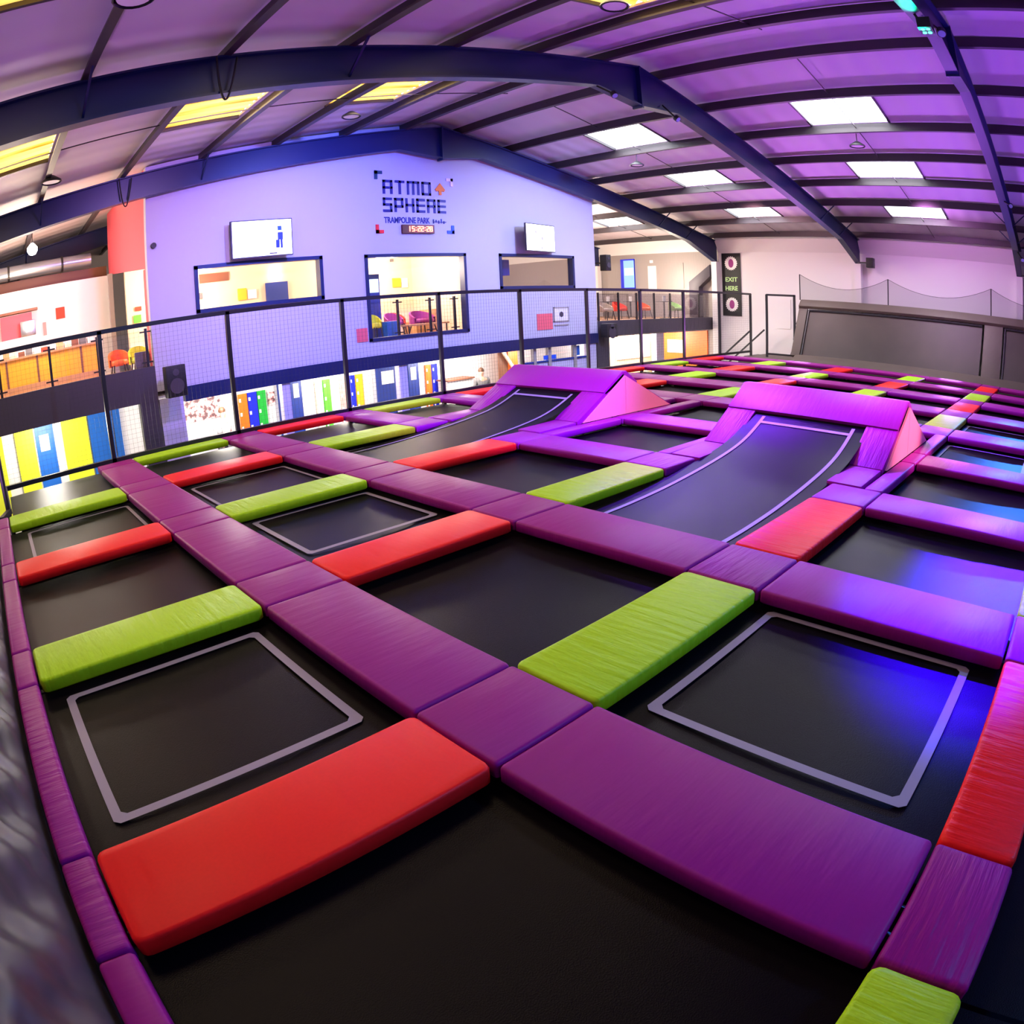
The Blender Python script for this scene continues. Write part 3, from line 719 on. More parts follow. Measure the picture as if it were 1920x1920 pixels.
# cream room behind windows
struct('wall_cream_back', B(GX0 + .3, 20.8, 29.0, 29.2, MZ, 3.4), M['cream'])
struct('wall_cream_side', B(20.7, 20.9, 23.7, 31, MZ, 3.4), M['cream'])
struct('ceiling_cream_room', B(GX0 + .3, 20.8, 23.7, 29.1, 3.3, 3.4), M['cream'])
struct('wall_cafe_back', B(-5, GX0 - .1, 31.0, 31.2, MZ, 3.35), M['white'])
struct('wall_lower_back', B(-5, WX, 28.5, 28.7, -6.1, -2.0), M['white'])

def onwall(name, px0, py0, px1, py1, Y=None, X=None, th=.06, m=None, label='', cat='', group=None, parent=None, kind=None, **kw):
    p = at(px0, py0, Y=Y, X=X); q = at(px1, py1, Y=Y, X=X)
    if Y is not None: mb = B(min(p.x, q.x), max(p.x, q.x), Y - th, Y, min(p.z, q.z), max(p.z, q.z))
    else: mb = B(X - th, X, min(p.y, q.y), max(p.y, q.y), min(p.z, q.z), max(p.z, q.z))
    loc = ((p.x + q.x) / 2, (p.y + q.y) / 2, min(p.z, q.z))
    if parent is not None: return mb.build(name, m, parent, label=label or None)
    return one(name, mb, m, label, cat, loc, group, **kw)

# stroke lettering: each glyph a set of rectangles on a 5 x 7 grid (x0,x1,y0,y1)
GL = {'A': [(0, 1.2, 0, 7), (3.8, 5, 0, 7), (0, 5, 5.8, 7), (0, 5, 2.6, 3.7)], 'T': [(0, 5, 5.8, 7), (1.9, 3.1, 0, 7)],
      'M': [(0, 1.1, 0, 7), (0, 6.6, 5.8, 7), (2.8, 3.9, 0, 7), (5.5, 6.6, 0, 7)], 'O': [(0, 1.2, 0, 7), (3.8, 5, 0, 7), (0, 5, 5.8, 7), (0, 5, 0, 1.2)],
      'S': [(0, 5, 5.8, 7), (0, 1.2, 3.0, 7), (0, 5, 3.0, 4.2), (3.8, 5, 0, 4.2), (0, 5, 0, 1.2)], 'P': [(0, 1.2, 0, 7), (0, 5, 5.8, 7), (3.8, 5, 2.2, 7), (0, 5, 2.2, 3.4)],
      'H': [(0, 1.2, 0, 7), (3.8, 5, 0, 7), (0, 5, 3.0, 4.2)], 'E': [(0, 1.2, 0, 7), (0, 5, 5.8, 7), (0, 5, 3.0, 4.1), (0, 5, 0, 1.2)],
      'R': [(0, 1.2, 0, 7), (0, 5, 5.8, 7), (3.8, 5, 0, 7), (0, 5, 2.8, 3.9)], 'L': [(0, 1.2, 0, 7), (0, 5, 0, 1.2)], 'I': [(1.9, 3.1, 0, 7)],
      'N': [(0, 1.2, 0, 7), (3.8, 5, 0, 7), (0, 5, 5.8, 7)], 'K': [(0, 1.2, 0, 7), (0, 3.8, 3.0, 4.2), (3.4, 5, 3.8, 7), (3.4, 5, 0, 3.4)],
      'X': [(0, 1.6, 4.4, 7), (3.4, 5, 4.4, 7), (1.2, 3.8, 2.8, 4.5), (0, 1.6, 0, 3), (3.4, 5, 0, 3)],
      '1': [(1.9, 3.1, 0, 7)], '5': [(0, 5, 5.8, 7), (0, 1.2, 3.0, 7), (0, 5, 3.0, 4.2), (3.8, 5, 0, 4.2), (0, 5, 0, 1.2)],
      '2': [(0, 5, 5.8, 7), (3.8, 5, 3.0, 7), (0, 5, 3.0, 4.2), (0, 1.2, 0, 4.2), (0, 5, 0, 1.2)],
      '8': [(0, 1.2, 0, 7), (3.8, 5, 0, 7), (0, 5, 5.8, 7), (0, 5, 3, 4.2), (0, 5, 0, 1.2)], ':': [(1.9, 3.1, 1.2, 2.6), (1.9, 3.1, 4.4, 5.8)], ' ': []}
def letters(txt, a, b2, z0, z1, plane='Y', val=GY, th=.03, gap=1.3):
    """rectangular letters from a to b2 along the wall, z0..z1 high"""
    wds = [(6.6 if c == 'M' else (3 if c in ':' else 5)) for c in txt]
    tot = sum(wds) + gap * (len(txt) - 1); k = (b2 - a) / tot; h = (z1 - z0) / 7; q = MB(); x = 0
    for c, wd in zip(txt, wds):
        for (x0, x1, y0, y1) in GL.get(c, []):
            if c == ':': x0 -= 1; x1 -= 1
            u0, u1 = a + (x + x0) * k, a + (x + x1) * k
            if plane == 'Y': q.box(u0, u1, val - th, val, z0 + y0 * h, z0 + y1 * h)
            else: q.box(val - th, val, min(u0, u1), max(u0, u1), z0 + y0 * h, z0 + y1 * h)
        x += wd + gap
    return q
def font_mb(txt, a, b2, z0, z1, plane='Y', val=0, th=.02):
    cu = bpy.data.curves.new('txt', 'FONT'); cu.body = txt; cu.extrude = .02; cu.offset = .02; cu.resolution_u = 3
    o = bpy.data.objects.new('txt', cu); C.objects.link(o); bpy.context.view_layer.update()
    me = bpy.data.meshes.new_from_object(o.evaluated_get(bpy.context.evaluated_depsgraph_get()))
    xs_ = [v.co.x for v in me.vertices]; ys_ = [v.co.y for v in me.vertices]; x0, x1, y0, y1 = min(xs_), max(xs_), min(ys_), max(ys_)
    q = MB()
    for v in me.vertices:
        u = a + (b2 - a) * (v.co.x - x0) / (x1 - x0); z = z0 + (z1 - z0) * (v.co.y - y0) / (y1 - y0); d = val - th / 2 - v.co.z / .04 * th
        q.v.append(Vector((u, d, z)) if plane == 'Y' else Vector((d, u, z)))
    q.f = [list(p.vertices) for p in me.polygons]
    bpy.data.objects.remove(o); bpy.data.curves.remove(cu); bpy.data.meshes.remove(me)
    return q
t = thing('wall_sign', 'dark blue trampoline park logo lettering on the white gable wall', 'sign', (.73 * GY, GY, .14 * GY))
letters('ATMO', .6605 * GY, .765 * GY, .2135 * GY, .2395 * GY).build('lettering', M['logoblue'], t)
letters('SPHERE', .660 * GY, .798 * GY, .180 * GY, .2065 * GY).build('lettering', M['logoblue'], t)
font_mb('TRAMPOLINE PARK', .661 * GY, .760 * GY, .1595 * GY, .1710 * GY, val=GY).build('small_lettering', M['logoblue'], t)
q = MB()
for i, (dz0, dz1) in enumerate(((0, .008), (.002, .007), (0, .006), (.001, .009), (0, .005))):
    x = (.767 + i * .006) * GY; q.box(x, x + .05, GY - .03, GY, (.160 + dz0) * GY, (.160 + dz1) * GY)
q.box(.767 * GY, .797 * GY, GY - .028, GY, .1625 * GY, .1638 * GY)
q.build('script_lettering', M['logoblue'], t)
cl, ct = .016 * GY, .006 * GY
for (x, z, sx, sz, mm) in ((.644, .256, 1, -1, 'logoteal'), (.817, .250, -1, -1, 'logopink'), (.643, .141, 1, 1, 'logored'), (.815, .141, -1, 1, 'logobright')):
    x *= GY; z *= GY
    q = MB().box(min(x, x + sx * cl), max(x, x + sx * cl), GY - .04, GY, min(z, z + sz * ct), max(z, z + sz * ct)).box(min(x, x + sx * ct), max(x, x + sx * ct), GY - .04, GY, min(z, z + sz * cl), max(z, z + sz * cl))
    q.build('corner_mark', M[mm], t, label={'logoteal': 'dark corner mark', 'logopink': 'pale pink corner mark', 'logored': 'red corner mark', 'logobright': 'bright blue corner mark'}[mm])
ax, az = .786 * GY, .2275 * GY
MB().prism([(ax, GY - .04, az + .27), (ax + .27, GY - .04, az - .03), (ax + .20, GY - .04, az - .12), (ax + .07, GY - .04, az - .1), (ax + .07, GY - .04, az - .28), (ax - .07, GY - .04, az - .28), (ax - .07, GY - .04, az - .1), (ax - .20, GY - .04, az - .12), (ax - .27, GY - .04, az - .03)], (0, .03, 0)).build('arrow_mark', M['logoorange'], t, label='orange up arrow')
t = thing('digital_clock', 'red digital clock under the wall logo', 'clock', (.73 * GY, GY, .141 * GY))
B(.696 * GY, .766 * GY, GY - .12, GY, .1405 * GY, .1565 * GY).build('clock_case', M['clockface'], t)
letters('15:22:28', .708 * GY, .761 * GY, .1435 * GY, .1535 * GY, val=GY - .12, gap=1.2).build('digits', M['leddigit'], t)
# two screens tilted down off the wall
def wscreen(cx, cz, wd, ht, yaw, label, deco):
    t = thing('wall_screen', label, 'screen', (cx, GY, cz - ht / 2))
    c, s_ = math.cos(yaw), math.sin(yaw); yo = GY - .45
    def T(u, v, d): return (cx + u * c + d * s_, yo + u * s_ * -1 + -d * c * 1 if False else yo - u * s_ - d * c, cz + v)
    def slab(u0, u1, v0, v1, d0, d1): return MB().prism([T(u0, v0, d0), T(u1, v0, d0), T(u1, v1, d0), T(u0, v1, d0)], Vector(T(0, 0, d1)) - Vector(T(0, 0, d0)))
    slab(-wd / 2, wd / 2, -ht / 2, ht / 2, -.12, 0).build('casing', M['fascia'], t)
    f = slab(-wd / 2 + .04, wd / 2 - .04, -ht / 2 + .04, ht / 2 - .04, 0, .012).build('display', M['screen'], t)
    if deco == 1:
        q = slab(.60, .76, .25, .42, .012, .02)
        q2 = MB()
        for (u0, u1, v0, v1) in ((.60, .80, -.10, .18), (.52, .66, -.40, -.10), (.70, .78, -.42, -.10)):
            q2.prism([T(u0, v0, .012), T(u1, v0, .012), T(u1, v1, .012), T(u0, v1, .012)], Vector(T(0, 0, .02)) - Vector(T(0, 0, .012)))
        q.v += []; q.build('picture', M['logobright'], f); q2.build('picture', M['deepblue'], f)
        slab(.25, .55, -.62, -.57, .012, .02).build('caption', M['greycloth'], f)
    else:
        for (u0, u1, v0, v1) in ((-.85, -.80, .1, .45), (-.65, -.6, .15, .4), (-.45, -.35, .2, .35), (.05, .18, -.1, .05), (.0, .12, -.55, -.45), (.22, .3, -.52, -.46)):
            MB().prism([T(u0, v0, .012), T(u1, v0, .012), T(u1, v1, .012), T(u0, v1, .012)], Vector(T(0, 0, .02)) - Vector(T(0, 0, .012))).build('picture', M['lilac'], f)
    B(cx - .15, cx + .15, GY - .4, GY, cz - .15, cz + .15).build('wall_bracket', M['steel_black'], t)
wscreen(.4315 * 22.9, .1405 * 22.9, 2.38, 1.40, 0.06, 'large bright white wall screen above the left viewing window', 1)
wscreen(1.049 * 22.9, .1405 * 22.9, 2.42, 1.37, -0.16, 'smaller looking bright wall screen above the right viewing window', 2)
p = at(287, 461, Y=GY); one('sensor', MB().tube((p.x, GY - .12, p.z), (p.x, GY, p.z), .1, 12), M['black'], 'small round black sensor on the left end of the gable wall', 'sensor', (p.x, GY, p.z - .1))
onwall('notice', 1006, 589, 1036, 617, Y=GY, m=M['pinkpaint'], label='square pink notice low on the gable wall right of the big window', cat='notice', th=.03)
t = thing('notice_board', 'white framed notice with an emblem low on the gable wall', 'notice', (1.098 * GY, GY, -.05 * GY))
B(1.076 * GY, 1.120 * GY, GY - .03, GY, -.040 * GY, -.012 * GY).build('sheet', M['paper'], t)
MB().box(1.074 * GY, 1.122 * GY, GY - .05, GY, -.042 * GY, -.0395 * GY).box(1.074 * GY, 1.122 * GY, GY - .05, GY, -.0125 * GY, -.010 * GY).box(1.074 * GY, 1.076 * GY, GY - .05, GY, -.042 * GY, -.01 * GY).box(1.120 * GY, 1.122 * GY, GY - .05, GY, -.042 * GY, -.01 * GY).box(1.076 * GY, 1.12 * GY, GY - .05, GY, -.05 * GY, -.048 * GY).build('frame', M['greyclad'], t)
MB().tube((1.098 * GY, GY - .05, -.026 * GY), (1.098 * GY, GY - .03, -.026 * GY), .14, 12).build('emblem', M['fascia'], t)
onwall('notice', 668, 617, 690, 640, Y=GY, m=M['pinkpaint'], label='small pink notice left of the big viewing window', cat='notice', th=.03)

# loudspeakers, brackets
def speaker(x, y, z, wd, ht, label, dx=0):
    t = thing('loudspeaker', label, 'speaker', (x, y, z))
    B(x - wd / 2, x + wd / 2, y - .45, y, z, z + ht).build('cabinet', M['black'], t, bevel=.03)
    MB().tube((x, y - .47, z + ht * .35), (x, y - .45, z + ht * .35), wd * .36, 16).build('woofer', M['fascia'], t)
    MB().tube((x, y - .47, z + ht * .78), (x, y - .45, z + ht * .78), wd * .16, 12).build('tweeter', M['fascia'], t)
    MB().bar((x, y, z + ht * .5), (x + dx, y + .6, z + ht * .5), .08, .08).build('bracket', M['steel_black'], t)
speaker(.268 * 22.6, 22.6 + .1, -.085 * 22.6, .72, 1.05, 'big black loudspeaker at the left corner of the gable wall')
speaker(1.262 * 23.0, 23.2, -.085 * 23, .9, .75, 'black loudspeaker at the right corner of the gable wall below the balcony')
speaker(1.252 * 23.6, 23.7, 1.7, .42, .9, 'small dark loudspeaker high beside the right corner of the gable wall')
speaker(40.3, 12.0, 2.5, .5, .6, 'small black loudspeaker under the middle portal frame at the right wall')
speaker(40.3, 1.65, 2.5, .5, .6, 'small black loudspeaker under the portal frame at the right edge')

# banner
by0, by1, bz0, bz1 = 1 / 1.819 * WX, 1 / 1.942 * WX, -.0225 * WX, .081 * WX
t = thing('exit_banner', 'tall black EXIT HERE banner with two round emblems on the right wall', 'banner', (WX, (by0 + by1) / 2, bz0))
B(WX - .05, WX - .012, by1, by0, bz0, bz1).build('banner_cloth', M['black'], t)
ym = (by0 + by1) / 2
font_mb('EXIT', by0 - .25, by1 + .25, 1.40, 1.70, plane='X', val=WX - .05, th=.01).build('lettering', M['mezzgreen'], t)
font_mb('HERE', by0 - .25, by1 + .25, .80, 1.10, plane='X', val=WX - .05, th=.01).build('lettering', M['mezzgreen'], t)
for zc in (2.65, -.15):
    q = MB(); n = 20
    pts = []
    for i in range(n * 2):
        r_ = .50 if i % 2 == 0 else .43
        pts.append((WX - .06, ym + r_ * math.cos(math.pi * i / n), zc + r_ * math.sin(math.pi * i / n)))
    q.poly(pts); q.build('round_emblem', M['paper'], t, label='white cog shaped emblem')
    q = MB(); q.poly([(WX - .065, ym + .2 * math.cos(a_), zc + .3 * math.sin(a_)) for a_ in [2 * math.pi * i / 14 for i in range(14)]]); q.build('emblem_centre', M['magenta'], t)

# door outline on the white right wall
one('wall_poster', B(WX - .04, WX, 17.6, 18.6, -1.6, .3), M['white'], 'faint white poster on the right wall by the gate', 'poster', (WX, 18.1, -1.6))

# ------------------------------------------------------------------ hall lamps
def bell(x, y, drop, label):
    z = roofz(x) - drop
    t = thing('high_bay_lamp', label, 'lamp', (x, y, z), 'round hanging lamps')
    MB().lathe((x, y, z), [(.30, 0), (.33, .02), (.31, .07), (.16, .17), (.08, .22)], 18).build('shade', M['black'], t, smooth=True)
    MB().lathe((x, y, z), [(.0, .03), (.26, .03), (.27, .05)], 18).build('lens', M['white'], t, smooth=True)
    MB().tube((x, y, z + .2), (x, y, roofz(x) + .1), .018, 6).build('cable', M['steel_black'], t)
for (x, y, d, lab) in ((1.84, 19.9, .15, 'round hanging lamp above the left end of the court'), (11.6, 19.3, .12, 'round hanging lamp right of the middle left skylight'),
                       (25.3, 18.0, .55, 'small round hanging lamp by the white skylight nearest the gable'), (25.6, 7.7, .45, 'round hanging lamp under the large white skylight'),
                       (11.55, 8.45, .15, 'dark ring lamp at the top edge of the picture over the yellow skylight'), (1.8, 8.9, .25, 'dark ring lamp at the top left edge of the picture')):
    bell(x, y, d, lab)
t = thing('pendant_bulb', 'bright glowing bulb over the left balcony', 'lamp', (1.78, 28.2, 4.4))
MB().lathe((1.78, 28.2, 4.62), [(.0, -.26), (.14, -.22), (.22, -.08), (.22, .06), (.12, .18), (.05, .24)], 14).build('globe', M['lamp'], t, smooth=True)
MB().tube((1.78, 28.2, 4.85), (1.78, 28.2, 5.35), .02, 6).build('cable', M['steel_black'], t)
for i, (p, a, col, pw, ang) in enumerate(LED):
    if i == 6 or p[1] < 0: continue
    names = ['black LED flood far down the right rafter of the upper right portal frame', 'LED flood left of the apex of the middle portal frame', 'LED flood right of the apex of the middle portal frame',
             'LED flood on the left rafter of the middle portal frame', 'LED flood on the right rafter of the middle portal frame', 'LED flood far down the left rafter of the middle portal frame', '', 'black LED flood on the portal frame behind the camera', 'black LED flood left of the apex on the upper right portal frame', 'LED flood far down the left side of the upper right portal frame', 'added black fill spot beside the green lit flood on the upper right frame', 'black LED flood lowest on the right rafter of the upper right portal frame']
    t = thing('led_flood', names[i], 'light fixture', p, 'LED flood lights')
    x, y, z = p
    fy = -7.9 if y < 0 else (2.39 if y < 5 else 12.73)
    d = (Vector(a) - Vector(p)).normalized()
    c = Vector(p) - d * .2
    MB().tube(c - d * .14, c, .11, 12).build('housing', M['black'], t)
    MB().tube(c, c + d * .01, .09, 12).build('lens', M['blueled'], t)
    MB().bar(c - d * .1, (x, fy + (.1 if y > fy else -.1), roofz(x) - (.90 if y < fy else .6)), .05, .05).build('bracket', M['steel_black'], t)
t = thing('led_flood', 'black LED flood with four green lit lenses under the upper right frame', 'light fixture', (15.4, 2.1, 5.6), 'LED flood lights')
gp = at(1744, 92, Y=2.2)
gz = roofz(gp.x) - .95
B(gp.x - .2, gp.x + .2, 2.05, 2.35, gz - .35, gz - .1).build('housing', M['black'], t)
for dx in (-.1, .1):
    for dy in (-.06, .06): MB().tube((gp.x + dx, 2.2 + dy, gz - .37), (gp.x + dx, 2.2 + dy, gz - .35), .045, 10).build('lens', M['greenled'], t)
MB().bar((gp.x, 2.3, gz - .12), (gp.x, 2.39, gz + .06), .06, .06, up=(1, 0, 0)).build('bracket', M['steel_black'], t)
# cable loops hanging from the frames
for (px_, py_, yy, lab) in ((425, 115, 12.5, 'black cable loop hanging from the middle portal frame'), (235, 335, 22.8, 'black cable loop hanging at the left of the far portal frame')):
    p = at(px_, py_, Y=yy); q = MB(); n = 10; pts = [(p.x + .45 * (i / n - .5), yy, roofz(p.x) - .05 - 1.0 * (1 - (2 * i / n - 1) ** 2)) for i in range(n + 1)]
    for a, b2 in zip(pts, pts[1:]): q.tube(a, b2, .025, 6)
    one('cable_loop', q, M['steel_black'], lab, 'cable', (p.x, yy, roofz(p.x) - 1))

# ------------------------------------------------------------------ balconies
def balustrade(name, x0, x1, xs, label, ztop, zbot, y=GY + .2, cross=True):
    t = thing(name, label, 'balustrade', ((x0 + x1) / 2, y, zbot))
    for x in xs:
        q = B(x - .045, x + .045, y - .045, y + .045, zbot, ztop)
        q.build('post', M['steel_black'], t)
        if cross:
            for zc in (ztop - .12, zbot + .16): MB().bar((x - .22, y, zc), (x + .22, y, zc), .07, .05).build('glass_clamp', M['steel_black'], t)
    ps = sorted([x0] + list(xs) + [x1])
    for a, b2 in zip(ps, ps[1:]):
        if b2 - a > .5: B(a + .08, b2 - .08, y - .015, y + .015, zbot + .05, ztop - .06).build('glass_panel', M['glass' if cross else 'tintglass'], t)
balustrade('glass_balustrade', -4.9, GX0, [.0 * GY, .080 * GY, .155 * GY, .232 * GY], 'glass balustrade with black posts on the left balcony', .0225 * GY, -.0345 * GY)
balustrade('glass_balustrade', WIN[1][0] + .15, WIN[1][1] - .15, [.694 * GY, .766 * GY, .824 * GY], 'glass balustrade inside the big middle viewing window', .022 * GY, -.045 * GY, y=GY + .5)
balustrade('glass_balustrade', GX1 + .2, WX - .7, [at(px_, 560, Y=GY + .2).x for px_ in (1121, 1159, 1193, 1226, 1256, 1310)], 'tinted glass balustrade with black posts on the right balcony', .021 * GY, -.046 * GY, cross=False)

# left cafe counter
t = thing('serving_counter', 'yellow fronted serving counter on the left balcony', 'counter', (1.5, 27, MZ))
cy_ = 26.6
cz0, cz1 = -.036 * cy_, .0135 * cy_
B(-4.6, .153 * cy_, cy_, cy_ + .9, cz0 - .2, cz1).build('front_panel', M['yellow'], t)
B(-4.7, .155 * cy_, cy_ - .06, cy_ + 1.0, cz1, cz1 + .07).build('worktop', M['wood'], t)
B(-4.6, .153 * cy_, cy_ - .03, cy_, cz0 - .2, -.024 * cy_).build('plinth', M['wood'], t)
for rx in (.012, .060, .128): B(rx * cy_ - .04, rx * cy_ + .04, cy_ - .02, cy_, cz0, cz1).build('panel_joint', M['brown'], t)
cols_ = ['paper', 'wood', 'cream', 'brown', 'greycloth', 'paper', 'redfab']
for i in range(13):
    x = -.1 + i * .32; h_ = .18 + .12 * ((i * 7) % 3) / 2; mm = cols_[i % 7]
    one('snack_box', B(x, x + .26, cy_ + .15, cy_ + .45, cz1 + .07, cz1 + .07 + h_), M[mm], '%s box, %s in the row along the yellow counter top' % ({'paper': 'white', 'wood': 'tan', 'cream': 'cream', 'brown': 'brown', 'greycloth': 'grey', 'redfab': 'red'}[mm], (ORD + ['eleventh', 'twelfth', 'thirteenth'])[i + 1]), 'box', (x + .13, cy_ + .3, cz1 + .07), 'boxes along the counter')
# things on the cafe back wall
onwall('menu_board', 104, 578, 122, 596, Y=31.0, m=M['redfab'], label='small red poster on the cafe back wall', cat='poster')
onwall('menu_board', 80, 605, 88, 628, Y=31.0, m=M['pink'], label='narrow pink poster on the cafe back wall', cat='poster')
t = thing('cafe_shelf', 'dark kitchen shelf unit with silver machine behind the counter', 'shelf', (.5, 30.8, MZ))
onwall('shelf_panel', 0, 598, 62, 632, Y=30.9, m=M['pinkpaint'], th=.3, parent=t)
p0 = at(2, 600, Y=30.9); p1 = at(70, 590, Y=30.9)
B(p0.x - 2, p1.x, 30.4, 30.9, p0.z + .1, p0.z + .2).build('top_shelf', M['brown'], t)
p0 = at(52, 615, Y=30.3)
B(-3.0, p0.x + .6, 29.95, 30.9, MZ, p0.z - .36).build('base_cabinet', M['white'], t)
B(-3.0, -2.8, 30.6, 30.9, p0.z - .36, p0.z + 1.6).build('upright', M['brown'], t)
one('coffee_machine', MB().box(p0.x - .35, p0.x + .35, 30.0, 30.4, p0.z - .35, p0.z + .3), M['chrome'], 'silver coffee machine in front of the cafe shelf', 'coffee machine', (p0.x, 30.2, p0.z - .35), bevel=.04)
onwall('wall_sign', 253, 576, 265, 582, Y=28.98, m=M['redfab'], label='thin red strip notice in the doorway beside the gable wall', cat='notice')
onwall('exit_sign', 250, 592, 265, 604, Y=28.98, m=M['brightgreen'], label='bright green notice in the doorway beside the gable wall', cat='notice')
struct('trim_4', B(5.35, 5.55, 30.0, 30.2, MZ, 3.3), M['greyclad'])
# duct
q = MB().tube((-4.8, 31.6, 4.25), (4.8, 31.6, 4.25), .32, 16)
t = thing('ventilation_duct', 'silver blue ventilation duct above the cafe wall', 'duct', (0, 31.6, 4.25))
q.build('pipe', M['duct'], t, smooth=True)
for x in (-2, .8, 3.4): MB().tube((x - .05, 31.6, 4.25), (x + .05, 31.6, 4.25), .36, 16).build('joint_ring', M['steel_black'], t)
struct('trim_5', B(-4.9, GX0, 31.9, 32.1, 3.3, 3.9), M['brown'])
def tub_chair(x, y, z, m, label, sc_=1.0, back='+y'):
    t = thing('tub_chair', label, 'chair', (x, y, z))
    q = MB(); n = 14; r_ = .42 * sc_
    for i in range(n):
        a0, a1 = [math.radians(-20 + 220 * v / n) for v in (i, i + 1)]
        if back == '-y': a0 += math.pi; a1 += math.pi
        h0, h1 = [.78 + .34 * math.sin(math.pi * v / n) for v in (i, i + 1)]
        o0, o1 = (x + r_ * math.cos(a0), y + r_ * math.sin(a0)), (x + r_ * math.cos(a1), y + r_ * math.sin(a1))
        i0, i1 = (x + .85 * r_ * math.cos(a0), y + .85 * r_ * math.sin(a0)), (x + .85 * r_ * math.cos(a1), y + .85 * r_ * math.sin(a1))
        q.poly([(*o0, z + .5), (*o1, z + .5), (*o1, z + h1), (*o0, z + h0)]); q.poly([(*i1, z + .5), (*i0, z + .5), (*i0, z + h0), (*i1, z + h1)]); q.poly([(*o0, z + h0), (*o1, z + h1), (*i1, z + h1), (*i0, z + h0)])
    q.build('backrest', m, t, smooth=True)
    MB().lathe((x, y, z + .55), [(0, .2), (r_ * .8, .18), (r_ * .9, .1), (r_ * .85, 0), (0, 0)], 14).build('seat', m, t, smooth=True)
    for sx in (-1, 1):
        for sy in (-1, 1): MB().tube((x + sx * .32 * sc_, y + sy * .32 * sc_, z), (x + sx * .24 * sc_, y + sy * .24 * sc_, z + .56), .03, 6).build('leg', M['steel_black'], t)
tub_chair(5.35, 24.6, MZ, M['lemon'], 'lime tub chair with grey throw behind the left balustrade')
one('throw', MB().box(5.05, 5.6, 24.0, 24.15, MZ + .3, MZ + .9), M['greycloth'], 'dark grey coat on the seat of the lime chair', 'coat', (5.3, 24.4, MZ + .6), bevel=.05)
tub_chair(4.7, 25.4, MZ, M['orange'], 'orange tub chair on the left balcony')
# contents seen through the viewing windows
p = at(735, 600, Y=26.4); tub_chair(p.x + .1, 26.4, MZ, M['magenta'], 'plum tub chair, left one in the big viewing window', 1.1)
p = at(792, 595, Y=26.0); tub_chair(p.x, 26.0, MZ, M['magenta'], 'plum tub chair, middle one in the big viewing window', 1.5)
p = at(836, 590, Y=25.0); tub_chair(p.x - 1.0, 27.6, MZ, M['redfab'], 'bright red tub chair in the big viewing window', 1.1)
p = at(703, 600, Y=24.9); tub_chair(p.x, 24.9, MZ, M['lemon'], 'lime tub chair at the left end of the big viewing window', .7)
p = at(734, 612, Y=25.2); one('blue_bin', B(p.x - .35, p.x + .35, 25.0, 25.5, MZ, MZ + .75), M['blue'], 'pale blue box standing behind the big viewing window', 'box', (p.x, 25.2, MZ), bevel=.03)
t = thing('low_table', 'light wood low table between the plum chairs', 'table', (17.6, 25.0, MZ))
B(17.3, 19.6, 24.7, 25.3, MZ + .45, MZ + .52).build('tabletop', M['wood'], t)
for lx in (17.4, 19.5):
    for ly in (24.8, 25.2): MB().tube((lx, ly, MZ), (lx, ly, MZ + .46), .035, 6).build('leg', M['steel_black'], t)
t = thing('sofa', 'tan sofa at the right of the big viewing window', 'sofa', (20.0, 27.4, MZ))
B(19.3, 20.6, 26.9, 28.0, MZ, MZ + .6).build('seat', M['wood'], t, bevel=.06); B(20.3, 20.65, 26.9, 28.0, MZ + .55, MZ + 1.15).build('backrest', M['wood'], t, bevel=.06)
t = thing('games_machine', 'dark blue machine with lit screen at the left of the big viewing window', 'games machine', (15.6, 25.4, MZ))
pa = at(686, 515, Y=25.4); pb = at(717, 625, Y=25.4)
B(pa.x - .2, pb.x, 25.4, 26.1, MZ, pa.z).build('cabinet', M['deepblue'], t)
pa = at(690, 524, Y=25.38); pb = at(710, 548, Y=25.38); B(pa.x, pb.x, 25.36, 25.4, pb.z, pa.z).build('display', M['palescreen'], t)
for (a, b2, c_, d_, nm, cat, mm, lab) in ((735, 522, 750, 538, 'picture_frame', 'picture', 'yellow', 'small amber picture behind the big viewing window'), (752, 522, 763, 539, 'picture_frame', 'picture', 'paper', 'small pale picture beside the amber one'),
        (445, 542, 462, 562, 'picture_frame', 'picture', 'yellow', 'amber picture seen in the left viewing window'), (463, 544, 480, 559, 'picture_frame', 'picture', 'paper', 'pale picture beside the amber one in the left window'),
        (373, 516, 428, 526, 'wall_heater', 'heater', 'brown', 'long dark wall heater in the left viewing window'), (808, 491, 862, 497, 'wall_heater', 'heater', 'brown', 'long dark wall heater in the big viewing window'),
        (497, 531, 540, 566, 'wall_panel', 'door', 'deepblue', 'top of a dark blue door in the left viewing window'), (373, 550, 379, 560, 'switch_plate', 'switch', 'greycloth', 'small grey switch at the edge of the left window'),
        (731, 486, 736, 491, 'ceiling_sensor', 'sensor', 'greycloth', 'small dark sensor dot in the big window'), (826, 503, 832, 511, 'wall_light', 'lamp', 'yellow', 'small amber wall light in the big viewing window')):
    onwall(nm, a, b2, c_, d_, Y=28.98, m=M[mm], label=lab, cat=cat, th=.1)
p = at(517, 512, Y=28.9); one('wall_spotlight', MB().lathe((p.x, 28.7, p.z), [(0, -.1), (.12, -.06), (.14, .04), (0, .1)], 12), M['lamp'], 'bright round ceiling spotlight in the left viewing window', 'lamp', (p.x, 28.7, p.z - .1), smooth=True)
p = at(948, 500, Y=24.6); one('wall_monitor', B(p.x - .35, p.x + .25, 24.6, 24.9, p.z - .45, p.z + .35), M['deepblue'], 'dark blue monitor at the left of the right viewing window', 'monitor', (p.x, 24.7, p.z - .45), bevel=.02)

